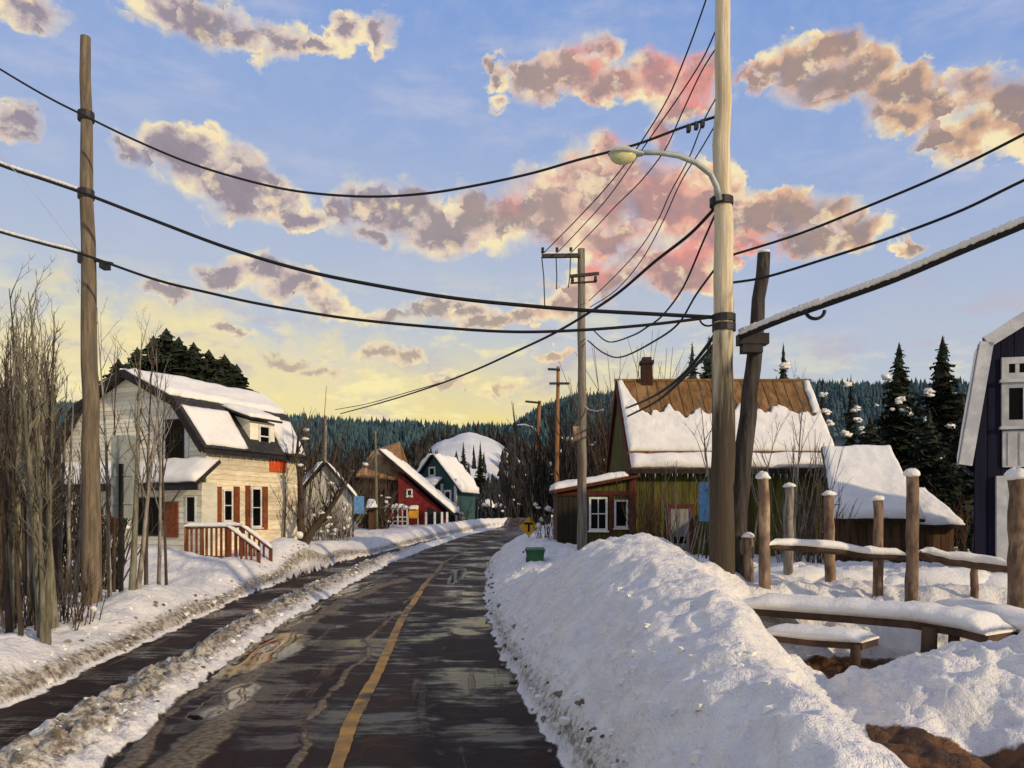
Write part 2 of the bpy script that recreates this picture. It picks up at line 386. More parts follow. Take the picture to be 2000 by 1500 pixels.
def ground_mat():
    """snow / dirty slush / wet asphalt / mud, chosen by what the terrain is at that point"""
    m = bpy.data.materials.new('ground_surface')
    m.use_nodes = True
    t = NT(m.node_tree)
    b = t.n['Principled BSDF']
    geo = t.new('ShaderNodeNewGeometry').outputs['Position']
    at = lambda n: t.new('ShaderNodeAttribute', attribute_name=n).outputs['Fac']
    wet, dirt, mud, lat, frost = at('wet'), at('dirt'), at('mud'), at('lat'), at('frost')
    sp = t.new('ShaderNodeSeparateXYZ')
    t.put(sp.inputs[0], geo)
    cb = t.new('ShaderNodeCombineXYZ')
    t.put(cb.inputs[0], lat)
    t.put(cb.inputs[1], sp.outputs[1])
    ruv = cb.outputs[0]
    nfine = t.noise(geo, 14.0, 6, 0.65)
    nmid = t.noise(geo, 2.6, 5, 0.6)
    # snow
    snow = t.mix(t.smooth(nmid, 0.35, 0.65), c4((0.88, 0.84, 0.77)), c4((0.76, 0.735, 0.72)))
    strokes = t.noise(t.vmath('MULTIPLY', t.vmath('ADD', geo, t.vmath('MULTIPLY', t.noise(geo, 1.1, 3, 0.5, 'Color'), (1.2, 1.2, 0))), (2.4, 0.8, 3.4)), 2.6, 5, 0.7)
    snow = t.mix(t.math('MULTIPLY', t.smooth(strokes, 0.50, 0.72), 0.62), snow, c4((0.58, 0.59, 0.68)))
    # dirty slush
    sd = t.mix(t.smooth(t.noise(geo, 7.0, 6, 0.7), 0.40, 0.60), c4((0.52, 0.47, 0.37)), c4((0.17, 0.13, 0.09)))
    dmask = t.smooth(t.math('ADD', dirt, t.math('MULTIPLY', t.math('SUBTRACT', nfine, 0.5), 0.9)), 0.35, 0.75)
    snow = t.mix(dmask, snow, sd)
    # road: dark wet asphalt, brown slurry, tyre-dragged slush streaks, cross ripples
    streak = t.noise(t.vmath('MULTIPLY', ruv, (3.2, 0.16, 1)), 1.0, 5, 0.6)
    ripple = t.noise(t.vmath('MULTIPLY', geo, (1.0, 5.2, 1)), 1.1, 4, 0.6)
    patch = t.noise(geo, 0.55, 5, 0.6)
    road = t.mix(t.smooth(patch, 0.38, 0.62), c4((0.010, 0.009, 0.011)), c4((0.030, 0.018, 0.014)))
    road = t.mix(t.math('MULTIPLY', t.smooth(ripple, 0.54, 0.70), t.math('MULTIPLY', t.smooth(lat, -1.2, 0.6), 0.5)), road, c4((0.060, 0.048, 0.044)))
    rut = t.noise(t.vmath('MULTIPLY', ruv, (1.9, 0.07, 1)), 1.0, 4, 0.55)
    road = t.mix(t.math('MULTIPLY', t.smooth(rut, 0.50, 0.62), 0.85), road, c4((0.022, 0.010, 0.010)))
    road = t.mix(t.math('MULTIPLY', t.smooth(t.noise(geo, 1.1, 5, 0.7), 0.56, 0.70), 0.5), road, c4((0.075, 0.038, 0.022)))
    tan = t.mix(t.smooth(nfine, 0.35, 0.65), c4((0.24, 0.20, 0.15)), c4((0.11, 0.08, 0.05)))
    stm = t.math('MULTIPLY', t.smooth(streak, 0.56, 0.64), t.smooth(t.noise(geo, 0.7, 4, 0.6), 0.36, 0.55))
    stm = t.math('MULTIPLY', stm, 0.55)
    stk = at('streak')
    stk = t.smooth(t.math('ADD', stk, t.math('MULTIPLY', t.math('SUBTRACT', t.noise(geo, 3.0, 5, 0.7), 0.5), 1.2)), 0.45, 0.8)
    stm = t.math('MAXIMUM', stm, stk)
    road = t.mix(t.math('MULTIPLY', stm, 0.85), road, tan)
    fr = t.smooth(t.math('ADD', frost, t.math('MULTIPLY', t.math('SUBTRACT', t.noise(t.vmath('MULTIPLY', geo, (1, 2.6, 1)), 2.2, 5, 0.7), 0.5), 1.6)), 0.45, 0.85)
    road = t.mix(t.math('MULTIPLY', fr, 0.6), road, c4((0.20, 0.205, 0.235)))
    nedge = t.math('MULTIPLY', t.math('SUBTRACT', nfine, 0.5), 0.35)
    wm = t.smooth(t.math('ADD', wet, nedge), 0.40, 0.60)
    mudc = t.mix(t.smooth(nmid, 0.4, 0.6), c4((0.16, 0.075, 0.028)), c4((0.07, 0.035, 0.018)))
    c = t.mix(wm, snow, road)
    mm = t.smooth(t.math('ADD', mud, nedge), 0.40, 0.60)
    c = t.mix(mm, c, mudc)
    t.put(b.inputs['Base Color'], c)
    # roughness: standing water between the ripples
    pud = t.smooth(t.math('ADD', t.math('MULTIPLY', patch, 0.7), t.math('MULTIPLY', ripple, 0.3)), 0.42, 0.52)
    rr = t.math('ADD', 0.13, t.math('MULTIPLY', pud, 0.50))
    rr = t.math('ADD', rr, t.math('MULTIPLY', stm, 0.3))
    pl_ = at('puddle')
    plm = t.smooth(t.math('ADD', pl_, t.math('MULTIPLY', t.math('SUBTRACT', t.noise(geo, 2.2, 4, 0.6), 0.5), 0.55)), 0.36, 0.46)
    rr = t.math('ADD', t.math('MULTIPLY', rr, t.math('SUBTRACT', 1.0, plm)), t.math('MULTIPLY', plm, 0.03))
    rn = t.new('ShaderNodeMix', data_type='FLOAT')
    t.put(rn.inputs[0], wm)
    rn.inputs[2].default_value = 0.65
    t.put(rn.inputs[3], rr)
    t.put(b.inputs['Roughness'], rn.outputs[0])
    t.put(b.inputs['Specular IOR Level'], t.math('ADD', t.math('SUBTRACT', 0.25, t.math('MULTIPLY', wm, 0.17)), t.math('MULTIPLY', plm, 0.6)))
    hs = t.math('ADD', t.math('MULTIPLY', t.noise(geo, 4.5, 6, 0.62), 1.0), t.math('MULTIPLY', t.noise(geo, 19.0, 4, 0.6), 0.30))
    hs = t.math('ADD', hs, t.math('MULTIPLY', strokes, 1.2))
    hr = t.math('ADD', t.math('MULTIPLY', ripple, 0.08), t.math('MULTIPLY', stm, 0.30))
    hr = t.math('ADD', hr, t.math('MULTIPLY', rut, -0.35))
    hr = t.math('ADD', hr, t.math('MULTIPLY', t.math('MULTIPLY', nfine, pud), 0.12))
    hm = t.new('ShaderNodeMix', data_type='FLOAT')
    t.put(hm.inputs[0], wm)
    t.put(hm.inputs[2], hs)
    t.put(hm.inputs[3], hr)
    bu = t.new('ShaderNodeBump')
    t.put(bu.inputs['Strength'], t.math('SUBTRACT', 0.85, t.math('MULTIPLY', plm, 0.80)))
    bu.inputs['Distance'].default_value = 0.07
    t.put(bu.inputs['Height'], hm.outputs[0])
    t.l.new(bu.outputs[0], b.inputs['Normal'])
    return m


M['ground'] = ground_mat()
M['farsnow'] = mat('hill_snow', (0.72, 0.72, 0.72), (0.58, 0.60, 0.64), scale=0.15, bump=0, c3=(0.5, 0.5, 0.52))
M['farfloor'] = mat('forest_floor', (0.03, 0.05, 0.052), (0.05, 0.085, 0.09), scale=0.05, bump=0, c3=(0.10, 0.11, 0.11))

def foot_shade(m, z0, z1):
    """darken the lower pole: its lit-to-dark difference put into the colour"""
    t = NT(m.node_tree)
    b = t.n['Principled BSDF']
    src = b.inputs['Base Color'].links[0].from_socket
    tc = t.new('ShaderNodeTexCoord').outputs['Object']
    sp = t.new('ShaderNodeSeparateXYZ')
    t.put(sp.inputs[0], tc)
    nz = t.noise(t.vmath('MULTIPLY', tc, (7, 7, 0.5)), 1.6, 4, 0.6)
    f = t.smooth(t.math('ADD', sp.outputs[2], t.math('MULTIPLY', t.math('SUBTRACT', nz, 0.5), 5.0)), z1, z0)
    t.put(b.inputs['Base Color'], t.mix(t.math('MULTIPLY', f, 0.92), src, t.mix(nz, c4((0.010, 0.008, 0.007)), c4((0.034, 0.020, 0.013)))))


M['poletall'] = mat('pale_pole_shaded_foot', (0.78, 0.68, 0.49), (0.55, 0.45, 0.30), scale=2.4, stretch=(6, 6, 0.35), bump=0.9, bscale=6)
foot_shade(M['poletall'], 2.6, 4.8)  # shade on the lower pole painted into its colour by height
# ------------------------------------------------------------------ mesh builder and tagging
ORG = {}


def P(px, py, Y):
    return Vector(((px - 1000) / F * Y, Y, EYE - (py - 1000) / F * Y))


def tag(o, label=None, cat=None, group=None, kind=None):
    if label: o['label'] = label
    if cat: o['category'] = cat
    if group: o['group'] = group
    if kind: o['kind'] = kind
    return o


def thing(name, label, cat, loc, group=None):
    o = bpy.data.objects.new(name, None)
    o.empty_display_size = 0.3
    o.location = loc
    col.objects.link(o)
    ORG[o.name] = Vector(loc)
    return tag(o, label, cat, group)


class MB:
    def __init__(s):
        s.v = []
        s.f = []

    def add(s, vs, fs):
        o = len(s.v)
        s.v += [tuple(v) for v in vs]
        s.f += [tuple(i + o for i in f) for f in fs]
        return s

    def hexa(s, c):
        """c: 8 corners, bottom four then top four"""
        return s.add(c, [(3, 2, 1, 0), (4, 5, 6, 7), (0, 1, 5, 4), (1, 2, 6, 5), (2, 3, 7, 6), (3, 0, 4, 7)])

    def box(s, x0, x1, y0, y1, z0, z1):
        return s.hexa([(x0, y0, z0), (x1, y0, z0), (x1, y1, z0), (x0, y1, z0), (x0, y0, z1), (x1, y0, z1), (x1, y1, z1), (x0, y1, z1)])

    def beam(s, a, b, w, h, up=Vector((0, 0, 1))):
        a, b = Vector(a), Vector(b)
        d = (b - a).normalized()
        sd = d.cross(up)
        if sd.length < 1e-3:
            sd = d.cross(Vector((0, 1, 0)))
        sd = sd.normalized() * w / 2
        u = sd.cross(d).normalized() * h / 2
        c = [a - sd - u, a + sd - u, b + sd - u, b - sd - u, a - sd + u, a + sd + u, b + sd + u, b - sd + u]
        return s.hexa(c)

    def tube(s, pts, rad, n=6, cap=True):
        pts = [Vector(p) for p in pts]
        if isinstance(rad, (int, float)):
            rad = [rad] * len(pts)
        o = len(s.v)
        ref = None
        for i, p in enumerate(pts):
            d = (pts[min(i + 1, len(pts) - 1)] - pts[max(i - 1, 0)])
            d = d.normalized() if d.length > 1e-9 else Vector((0, 0, 1))
            if ref is None:
                ref = Vector((0, 0, 1)) if abs(d.z) < 0.9 else Vector((1, 0, 0))
            sd = d.cross(ref)
            if sd.length < 1e-4:
                sd = d.cross(Vector((0, 1, 0)))
            sd.normalize()
            up = sd.cross(d)
            ref = up
            for k in range(n):
                a = 2 * pi * k / n
                s.v.append(tuple(p + (sd * cos(a) + up * sin(a)) * rad[i]))
        for i in range(len(pts) - 1):
            for k in range(n):
                s.f.append((o + i * n + k, o + i * n + (k + 1) % n, o + (i + 1) * n + (k + 1) % n, o + (i + 1) * n + k))
        if cap:
            s.f.append(tuple(o + k for k in range(n))[::-1])
            s.f.append(tuple(o + (len(pts) - 1) * n + k for k in range(n)))
        return s

    def poly(s, pts, th):
        """planar polygon thickened along vector th"""
        n = len(pts)
        th = Vector(th)
        pts = [Vector(p) for p in pts]
        o = len(s.v)
        s.v += [tuple(p) for p in pts] + [tuple(p + th) for p in pts]
        s.f.append(tuple(o + i for i in range(n))[::-1])
        s.f.append(tuple(o + n + i for i in range(n)))
        for i in range(n):
            j = (i + 1) % n
            s.f.append((o + i, o + j, o + n + j, o + n + i))
        return s

    def blob(s, c, r, nu=12, nv=8, jit=0.16, seed=0, flat=0.0):
        R = random.Random(seed * 31 + 5)
        ph = [R.uniform(0, 6.28) for _ in range(6)]
        c = Vector(c)
        o = len(s.v)
        for j in range(nv + 1):
            th = pi * j / nv
            for i in range(nu):
                a = 2 * pi * i / nu
                k = 1 + jit * (sin(3 * a + ph[0] + 2 * th) + sin(2 * a + ph[1]) * sin(3 * th + ph[2]) + 0.6 * sin(5 * a + ph[3]) * sin(4 * th + ph[4]))
                z = cos(th)
                if z < 0:
                    z *= (1 - flat)
                s.v.append((c.x + r[0] * k * sin(th) * cos(a), c.y + r[1] * k * sin(th) * sin(a), c.z + r[2] * k * z))
        for j in range(nv):
            for i in range(nu):
                s.f.append((o + j * nu + i, o + (j + 1) * nu + i, o + (j + 1) * nu + (i + 1) % nu, o + j * nu + (i + 1) % nu))
        return s

    def build(s, name, m, parent=None, smooth=False, label=None):
        me = bpy.data.meshes.new(name)
        org = ORG.get(parent.name, Vector((0, 0, 0))) if parent else Vector((0, 0, 0))
        me.from_pydata([(v[0] - org.x, v[1] - org.y, v[2] - org.z) for v in s.v], [], s.f)
        if smooth:
            me.polygons.foreach_set('use_smooth', [True] * len(me.polygons))
        me.materials.append(m)
        me.update()
        o = bpy.data.objects.new(name, me)
        col.objects.link(o)
        if parent:
            o.parent = parent
            ORG[o.name] = org
        if label: o['label'] = label
        return o


def copy_tree(o, parent=None):
    c = o.copy()
    col.objects.link(c)
    if parent: c.parent = parent
    for ch in o.children:
        copy_tree(ch, c)
    return c


# ------------------------------------------------------------------ numpy noise
_perm = rng.permutation(512)
_g = rng.uniform(0, 2 * pi, 512)


def pnoise(x, y):
    xi = np.floor(x).astype(int)
    yi = np.floor(y).astype(int)
    xf, yf = x - xi, y - yi
    u = xf * xf * xf * (xf * (xf * 6 - 15) + 10)
    v = yf * yf * yf * (yf * (yf * 6 - 15) + 10)

    def gr(ix, iy, dx, dy):
        h = _g[_perm[(_perm[ix & 511] + iy) & 511]]
        return np.cos(h) * dx + np.sin(h) * dy
    a = gr(xi, yi, xf, yf)
    b = gr(xi + 1, yi, xf - 1, yf)
    c = gr(xi, yi + 1, xf, yf - 1)
    d = gr(xi + 1, yi + 1, xf - 1, yf - 1)
    return (a + u * (b - a)) * (1 - v) + (c + u * (d - c)) * v


def fbm(x, y, o=4, g=0.5):
    s, a, f = 0, 1, 1
    for i in range(o):
        s = s + a * pnoise(x * f + 17.3 * i, y * f + 9.1 * i)
        a *= g
        f *= 2.03
    return s


def ss(a, b, x):
    t = np.clip((x - a) / (b - a), 0, 1)
    return t * t * (3 - 2 * t)


# ------------------------------------------------------------------ terrain
def tab(rows):
    return np.array([r[0] for r in rows], float), np.array([r[1] for r in rows], float)


def row(py, px):
    Y = EYE * F / (py - 1000)
    return (Y, (px - 1000) / F * Y)


T_RE = tab([(-80, 8), (0, 1.1), row(1500, 1108), row(1400, 1048), row(1300, 992), row(1250, 970), row(1200, 952), row(1150, 945), (33, -1.0), (43, -0.6), (53, 0.4), (62, 1.7), (70, 3.0), (85, 7), (100, 14), (115, 26), (130, 46), (3000, 400)])
T_CL = tab([(-80, 4), (0, -1.0), row(1500, 658), row(1400, 690), row(1300, 740), row(1250, 765), row(1200, 790), row(1150, 822), (33, -2.95), (43, -2.3), (53, -1.3), (62, -0.1), (70, 1.0), (85, 4.4), (100, 10.5), (115, 22), (130, 41), (3000, 390)])
T_LR = tab([(-80, -3), (0, -3.4), row(1500, 185), row(1400, 312), row(1300, 432), row(1250, 500), row(1200, 580), row(1150, 668), (33, -5.2), (43, -4.5), (53, -3.6), (62, -2.3), (70, -1.2), (85, 1.8), (100, 7), (115, 18), (130, 36), (3000, 380)])
T_PR = tab([(-80, -3.8), (0, -4.4), row(1500, -50), row(1400, 122), row(1300, 315), row(1250, 400), row(1200, 490), row(1150, 585), (33, -6.3), (43, -5.5), (53, -4.3), (70, -1.9), (130, 36), (3000, 380)])
T_PL = tab([(-80, -5), (0, -5.4), row(1500, -260), row(1400, -75), row(1350, 75), row(1300, 178), row(1250, 288), row(1200, 402), row(1150, 505), (33, -7.3), (43, -6.3), (53, -4.9), (62, -3.2), (70, -1.9), (130, 36), (3000, 380)])
T_XC = tab([(0, 1.7), (5, 1.7), (7, 1.85), (9, 2.1), (14, 2.25), (18, 2.0), (22, 0.9), (33, 0.8), (53, 2.6), (70, 5.5), (85, 9.5), (130, 50)])
T_XF = tab([(0, 2.8), (5, 2.85), (6, 3.0), (7, 3.25), (9, 3.8), (10.5, 4.0), (13, 4.1), (18, 4.4), (25, 3.2), (33, 3.6), (53, 5), (70, 8), (130, 56)])
T_HB = tab([(0, 1.0), (5, 1.05), (8, 1.3), (11, 1.58), (13.5, 1.78), (15, 1.62), (17.5, 1.1), (21, 0.68), (23.5, 0.72), (25.5, 1.15), (28, 1.12), (33, 0.92), (40, 0.7), (60, 0.7), (80, 0.9), (130, 1)])
itp = lambda T, Y: np.interp(Y, T[0], T[1])


def terrain(X, Y):
    X = np.asarray(X, float)
    Y = np.asarray(Y, float)
    wob = fbm(X * 0.6 + 3, Y * 0.45, 3) * 0.16 + fbm(X * 2.2, Y * 1.8, 3) * 0.07
    re, cl, lr, pr, pl = (itp(T, Y) for T in (T_RE, T_CL, T_LR, T_PR, T_PL))
    xc, xf, hb = itp(T_XC, Y), itp(T_XF, Y), itp(T_HB, Y)
    base = 0.9 * ss(25, 80, Y)
    # yards
    yr = 0.85 * ss(11.6, 13.0, Y + 0.12 * (X - 4)) * (1 - ss(20, 90, Y)) + 0.08
    ydrop = 0.35 * ss(17, 23, Y) * ss(4, 7, X) * (1 - ss(26, 40, Y))
    yr = yr - ydrop
    yl = 0.30 + 0.25 * ss(18, 27, Y) * (1 - ss(40, 90, Y))
    n = fbm(X * 0.5, Y * 0.5, 4)
    nf = fbm(X * 2.4 + 5, Y * 2.0, 4, 0.55)
    lump = fbm(X * 1.1 + 40, Y * 0.9 + 12, 4, 0.55)
    ridgy = 1 - np.abs(fbm(X * 1.6 + 9, Y * 1.1 + 2, 3)) * 2
    z = np.zeros_like(X) - 0.03
    # right bank
    xr = X + wob
    tR = np.clip((xr - re) / np.maximum(xc - re, 0.3), 0, 1)
    tF = np.clip((xr - xc) / np.maximum(xf - xc, 0.3), 0, 1)
    up = np.sin(tR * pi / 2) ** 0.95
    dn = 1 - tF * tF * (3 - 2 * tF)
    zr = hb * up * dn + (1 - dn) * (yr + 0.10 * n + 0.05 * nf)
    zr = zr + up * (0.13 * lump + 0.055 * nf + 0.05 * ridgy) * ss(0, .4, xr - re)
    zr = zr + up * 0.06 * np.exp(-((xr - re - 0.25) / 0.18) ** 2)
    right = ss(-0.02, 0.12, xr - re)
    z = z * (1 - right) + zr * right
    # drift filling round the pole
    z = z + 0.16 * np.exp(-(((X - 3.75) / 0.7) ** 2 + ((Y - 12.6) / 0.8) ** 2))
    # lower right mound
    m2 = np.exp(-(((X - 5.85) / 2.0) ** 2 + ((Y - 7.95) / 1.38) ** 2) ** 1.3)
    z = z + (0.78 + 0.08 * lump) * m2 * right
    # slush ridge
    xl = X + wob * 0.8
    mid = 0.5 * (pr + lr)
    hw = np.maximum(0.5 * (lr - pr), 0.06)
    r = np.clip(1 - np.abs(xl - mid) / hw, 0, 1)
    fade = 1 - ss(46, 62, Y)
    chunk = 0.5 + 0.5 * np.clip(fbm(X * 3.1, Y * 2.6 + 30, 3) * 1.8 + 0.5, -0.3, 1.2)
    chunk2 = np.abs(fbm(X * 5.2 + 3, Y * 4.4, 3)) * 1.6
    z = z + (0.25 * r ** 0.6 * chunk + 0.07 * r * nf + 0.09 * r ** 0.5 * chunk2) * fade
    # left bank
    tl = pl - (X + wob)
    cr = 0.95
    bh = 0.48 + 0.14 * np.sin(Y * 0.9) * (1 - ss(20, 40, Y)) + 0.28 * ss(30, 60, Y)
    upl = ss(-0.25, 1.0, tl / cr) * 1.0
    upl = upl * np.clip(tl / 0.15, 0, 1)
    flat = yl + 0.14 * n
    zl = upl * bh
    back = ss(0.9, 2.4, tl)
    zl = zl * (1 - back) + flat * back + (0.09 * lump + 0.05 * nf + 0.03 * ridgy) * np.clip(upl, 0, 1)
    left = ss(-0.02, 0.10, tl)
    z = z * (1 - left) + zl * left
    # yard drifts on the left: beside the stairs and in front of the cream house
    for (dx, dy, rx, ry, h) in [(-11.2, 23.6, 1.7, 1.5, 0.55), (-9.3, 22.3, 1.5, 1.3, 0.30), (-8.1, 27.6, 1.4, 2.6, 0.75), (-13.2, 24.4, 2.5, 2.0, 0.15), (-8.3, 33.5, 1.6, 3.0, 0.35)]:
        z = z + h * np.exp(-(((X - dx) / rx) ** 2 + ((Y - dy) / ry) ** 2)) * left
    z = z + base
    # masks
    wob2 = fbm(X * 3.3 + 8, Y * 2.7, 3) * 0.08
    e = 0.10
    road = ss(-e, e, xl - lr + wob2) * (1 - ss(-e, e, xr - re + wob2))
    path = ss(-e, e, X + wob - pl + wob2) * (1 - ss(-e, e, xl - pr + wob2)) * fade
    wet = np.maximum(road, path)
    dirt = 0.85 * r ** 0.5 * fade * (1 - 0.45 * ss(25, 45, Y))
    dirt = np.maximum(dirt, 0.62 * np.exp(-((xr - re - 0.08) / 0.22) ** 2) * right * (1 - 0.7 * ss(14, 26, Y)))
    dirt = np.maximum(dirt, 0.75 * np.exp(-((tl - 0.12) / 0.28) ** 2) * left)
    dirt = np.maximum(dirt, 0.45 * ss(0.25, 0.0, np.abs(tl - 0.45)) * left * ss(-0.1, 0.3, nf))
    lowmud = ss(4.05, 4.2, X + 0.3 * n - 0.05 * (Y - 9)) * 0
    mud = right * ss(0.02, 0.14, xr - xf + 0.10) * (1 - ss(10.4, 11.4, Y)) * (1 - ss(0.06, 0.20, m2)) * (1 - ss(7.5, 9.5, X))
    mud = np.maximum(mud, 0)
    frost = np.exp(-((xr - re + 0.9) / 0.9) ** 2) * 0.55 * ss(12, 22, Y) + 0.5 * ss(45, 70, Y) + 0.30 * ss(0.5, 0, xl - lr) * ss(12, 30, Y)
    frost = frost * road
    streak = np.zeros_like(X)
    puddle = np.zeros_like(X)
    for (ax_, ay_, rx_, ry_) in ((-4.0, 12.2, 0.62, 2.2), (-4.55, 16.2, 0.4, 2.2), (-3.35, 9.0, 0.28, 1.0), (-4.5, 22.0, 0.4, 2.6), (-1.9, 27.0, 0.25, 3.5)):
        puddle = np.maximum(puddle, 0.9 * np.exp(-(((X - ax_) / rx_) ** 2 + ((Y - ay_) / ry_) ** 2)))
    puddle = puddle * road
    for pts, wdt, amp in (([(1500, 345), (1400, 432), (1300, 512), (1215, 600), (1160, 700), (1125, 800), (1100, 862)], 0.24, 1.15),
                          ([(1500, 235), (1400, 318), (1300, 440), (1220, 545), (1160, 660), (1120, 760)], 0.12, 1.0),
                          ([(1500, 560), (1400, 612), (1300, 690), (1230, 735), (1170, 800)], 0.08, 0.8),
                          ([(1500, 860), (1380, 850), (1250, 872), (1180, 890), (1130, 915)], 0.10, 0.5)):
        T = tab([row(a_, b_) for a_, b_ in pts])
        xs = itp(T, Y) + fbm(Y * 0.55, Y * 0 + wdt * 50, 3) * 0.22
        streak = np.maximum(streak, amp * np.exp(-((X - xs) / wdt) ** 2) * (0.6 + 0.8 * np.clip(fbm(X * 0.8, Y * 0.6 + 70, 3) + 0.5, 0, 1)))
    streak = streak * (1 - ss(26, 36, Y)) * road
    z = z + 0.025 * streak
    # hills
    az = X / np.maximum(Y, 1)
    pxs = np.array([-2500, 0, 400, 560, 700, 800, 900, 1000, 1050, 1110, 1200, 1400, 1600, 1750, 1900, 2000, 4500])
    pys = np.array([800, 810, 825, 840, 848, 847, 856, 852, 822, 800, 792, 782, 776, 778, 778, 776, 770])
    ph = (1000 - np.interp(1000 + az * F, pxs, pys)) / F * 620
    z = z + np.where(Y > 120, ph * ss(135, 620, Y) * (1 + 0.05 * fbm(X * 0.01, Y * 0.01, 3)), 0)
    z = z + np.where(Y > 150, 17.5 * np.exp(-((np.abs((X + 15.0) / 21)) ** 2.2 + ((Y - 262) / 34) ** 2)) * (1 + 0.06 * fbm(X * 0.12, Y * 0.05, 3)), 0)
    return z, dict(wet=wet, dirt=dirt, mud=mud, frost=frost, streak=streak, puddle=puddle, lat=X - cl, right=right, r=r * fade, left=left, road=road, path=path,
                   bank=right * (1 - ss(0, 0.3, xr - xf)))


def gz(x, y):
    return float(terrain(np.array([x]), np.array([y]))[0][0])


def make_ground():
    r1 = np.concatenate([[-60, -35, -20, -10, -5, -2, 0, 1.2, 2.2], np.geomspace(2.8, 140, 470), np.geomspace(145, 2600, 80)])
    tt = np.linspace(-1, 1, 680)
    tt = np.sign(tt) * (np.abs(tt) * 0.78 + 0.5 * np.abs(tt) ** 6)
    NR, NC = len(r1), len(tt)
    w = np.where(r1 > 2.8, r1 + 3.5, 6.3 + (2.8 - r1) * 1.0)
    Yg = np.repeat(r1[:, None], NC, 1)
    Xg = tt[None, :] * w[:, None]
    Z, A = terrain(Xg, Yg)
    V = np.stack([Xg, Yg, Z], -1).reshape(-1, 3)
    idx = np.arange(NR * NC).reshape(NR, NC)
    q = np.stack([idx[:-1, :-1], idx[:-1, 1:], idx[1:, 1:], idx[1:, :-1]], -1).reshape(-1, 4)
    A = {k: v.reshape(-1) for k, v in A.items()}
    qc = {k: A[k][q].mean(1) for k in ('road', 'path', 'r', 'bank')}
    fy = V[q][:, :, 1].mean(1)
    kind = np.zeros(len(q), int)
    kind[fy > 140] = 4
    kind[(qc['bank'] > 0.5) & (fy < 60)] = 3
    kind[qc['r'] > 0.12] = 2
    kind[(qc['road'] > 0.5) & (fy < 130)] = 1
    kind[(qc['path'] > 0.5) & (fy < 60)] = 5
    names = {0: 'ground', 1: 'road', 2: 'slush_ridge', 3: 'snow_bank', 4: 'hills', 5: 'path'}
    for k, nm in names.items():
        qq = q[kind == k]
        if not len(qq): continue
        used, inv = np.unique(qq.reshape(-1), return_inverse=True)
        me = bpy.data.meshes.new(nm)
        me.vertices.add(len(used))
        me.vertices.foreach_set('co', V[used].astype(np.float32).reshape(-1))
        me.loops.add(len(inv))
        me.loops.foreach_set('vertex_index', inv.astype(np.int32))
        me.polygons.add(len(qq))
        me.polygons.foreach_set('loop_start', np.arange(0, len(inv), 4, dtype=np.int32))
        me.polygons.foreach_set('use_smooth', np.ones(len(qq), bool))
        for an in ('wet', 'dirt', 'mud', 'lat', 'frost', 'streak', 'puddle'):
            at = me.attributes.new(an, 'FLOAT', 'POINT')
            at.data.foreach_set('value', A[an][used].astype(np.float32))
        me.update(calc_edges=True)
        me.validate()
        me.materials.append(M['farsnow'] if k == 4 else M['ground'])
        if k == 4:
            me.materials.append(M['farfloor'])
            cc = V[qq].mean(1)
            dm = ((cc[:, 0] + 14.5 + 2 * np.sin(cc[:, 1] * .3)) / 19) ** 2 + ((cc[:, 1] - 250) / 34) ** 2
            me.polygons.foreach_set('material_index', ((dm > 1) & (cc[:, 1] > 165)).astype(np.int32))
        o = bpy.data.objects.new(nm, me)
        col.objects.link(o)
        o['kind'] = 'structure'
    # painted centre line following the road, draped 5 mm above it
    ys = np.geomspace(4.2, 46, 150)
    cx = itp(T_CL, ys)
    # smooth the polyline
    ker = np.hanning(13)
    ker /= ker.sum()
    cxp = np.convolve(np.pad(cx, 6, 'edge'), ker, 'valid') + 0.02 * np.sin(ys * 0.7)
    hwid = (0.075 + 0.015 * fbm(ys * 0.8, ys * 0, 2)) * (1 - 0.5 * ss(25, 46, ys))
    vs, fs = [], []
    for i, y in enumerate(ys):
        for s_ in (-1, 1):
            xx = cxp[i] + s_ * hwid[i] + 0.008 * random.uniform(-1, 1)
            vs.append((xx, y, gz(xx, y) + 0.008))
        if i:
            a = 2 * i
            fs.append((a - 2, a - 1, a + 1, a))
    mb = MB().add(vs, fs)
    tag(mb.build('road_marking', M['line']), kind='structure')


make_ground()


# ------------------------------------------------------------------ oriented walls
class Wall:
    """vertical plane: origin, unit direction s along it, outward normal n; s runs left-to-right or as given"""
    def __init__(w, O, s, n):
        w.O = Vector((O[0], O[1], 0))
        w.s = Vector((s[0], s[1], 0)).normalized()
        w.n = Vector((n[0], n[1], 0)).normalized()

    def p(w, s, z, o=0.0):
        q = w.O + w.s * s + w.n * o
        return Vector((q.x, q.y, z))

    def hit(w, px, py, o=0.0):
        d = Vector(((px - 1000) / F, 1, -(py - 1000) / F))
        oo = w.O + w.n * o
        k = oo.dot(w.n) / d.dot(w.n)
        q = d * k
        return (q - oo).dot(w.s), q.z + EYE

    def box(w, mb, s0, s1, z0, z1, o0, o1):
        return mb.hexa([w.p(s0, z0, o0), w.p(s1, z0, o0), w.p(s1, z0, o1), w.p(s0, z0, o1), w.p(s0, z1, o0), w.p(s1, z1, o0), w.p(s1, z1, o1), w.p(s0, z1, o1)])

    def rect(w, px0, py0, px1, py1):
        a, b = w.hit(px0, py0), w.hit(px1, py1)
        return min(a[0], b[0]), max(a[0], b[0]), min(a[1], b[1]), max(a[1], b[1])


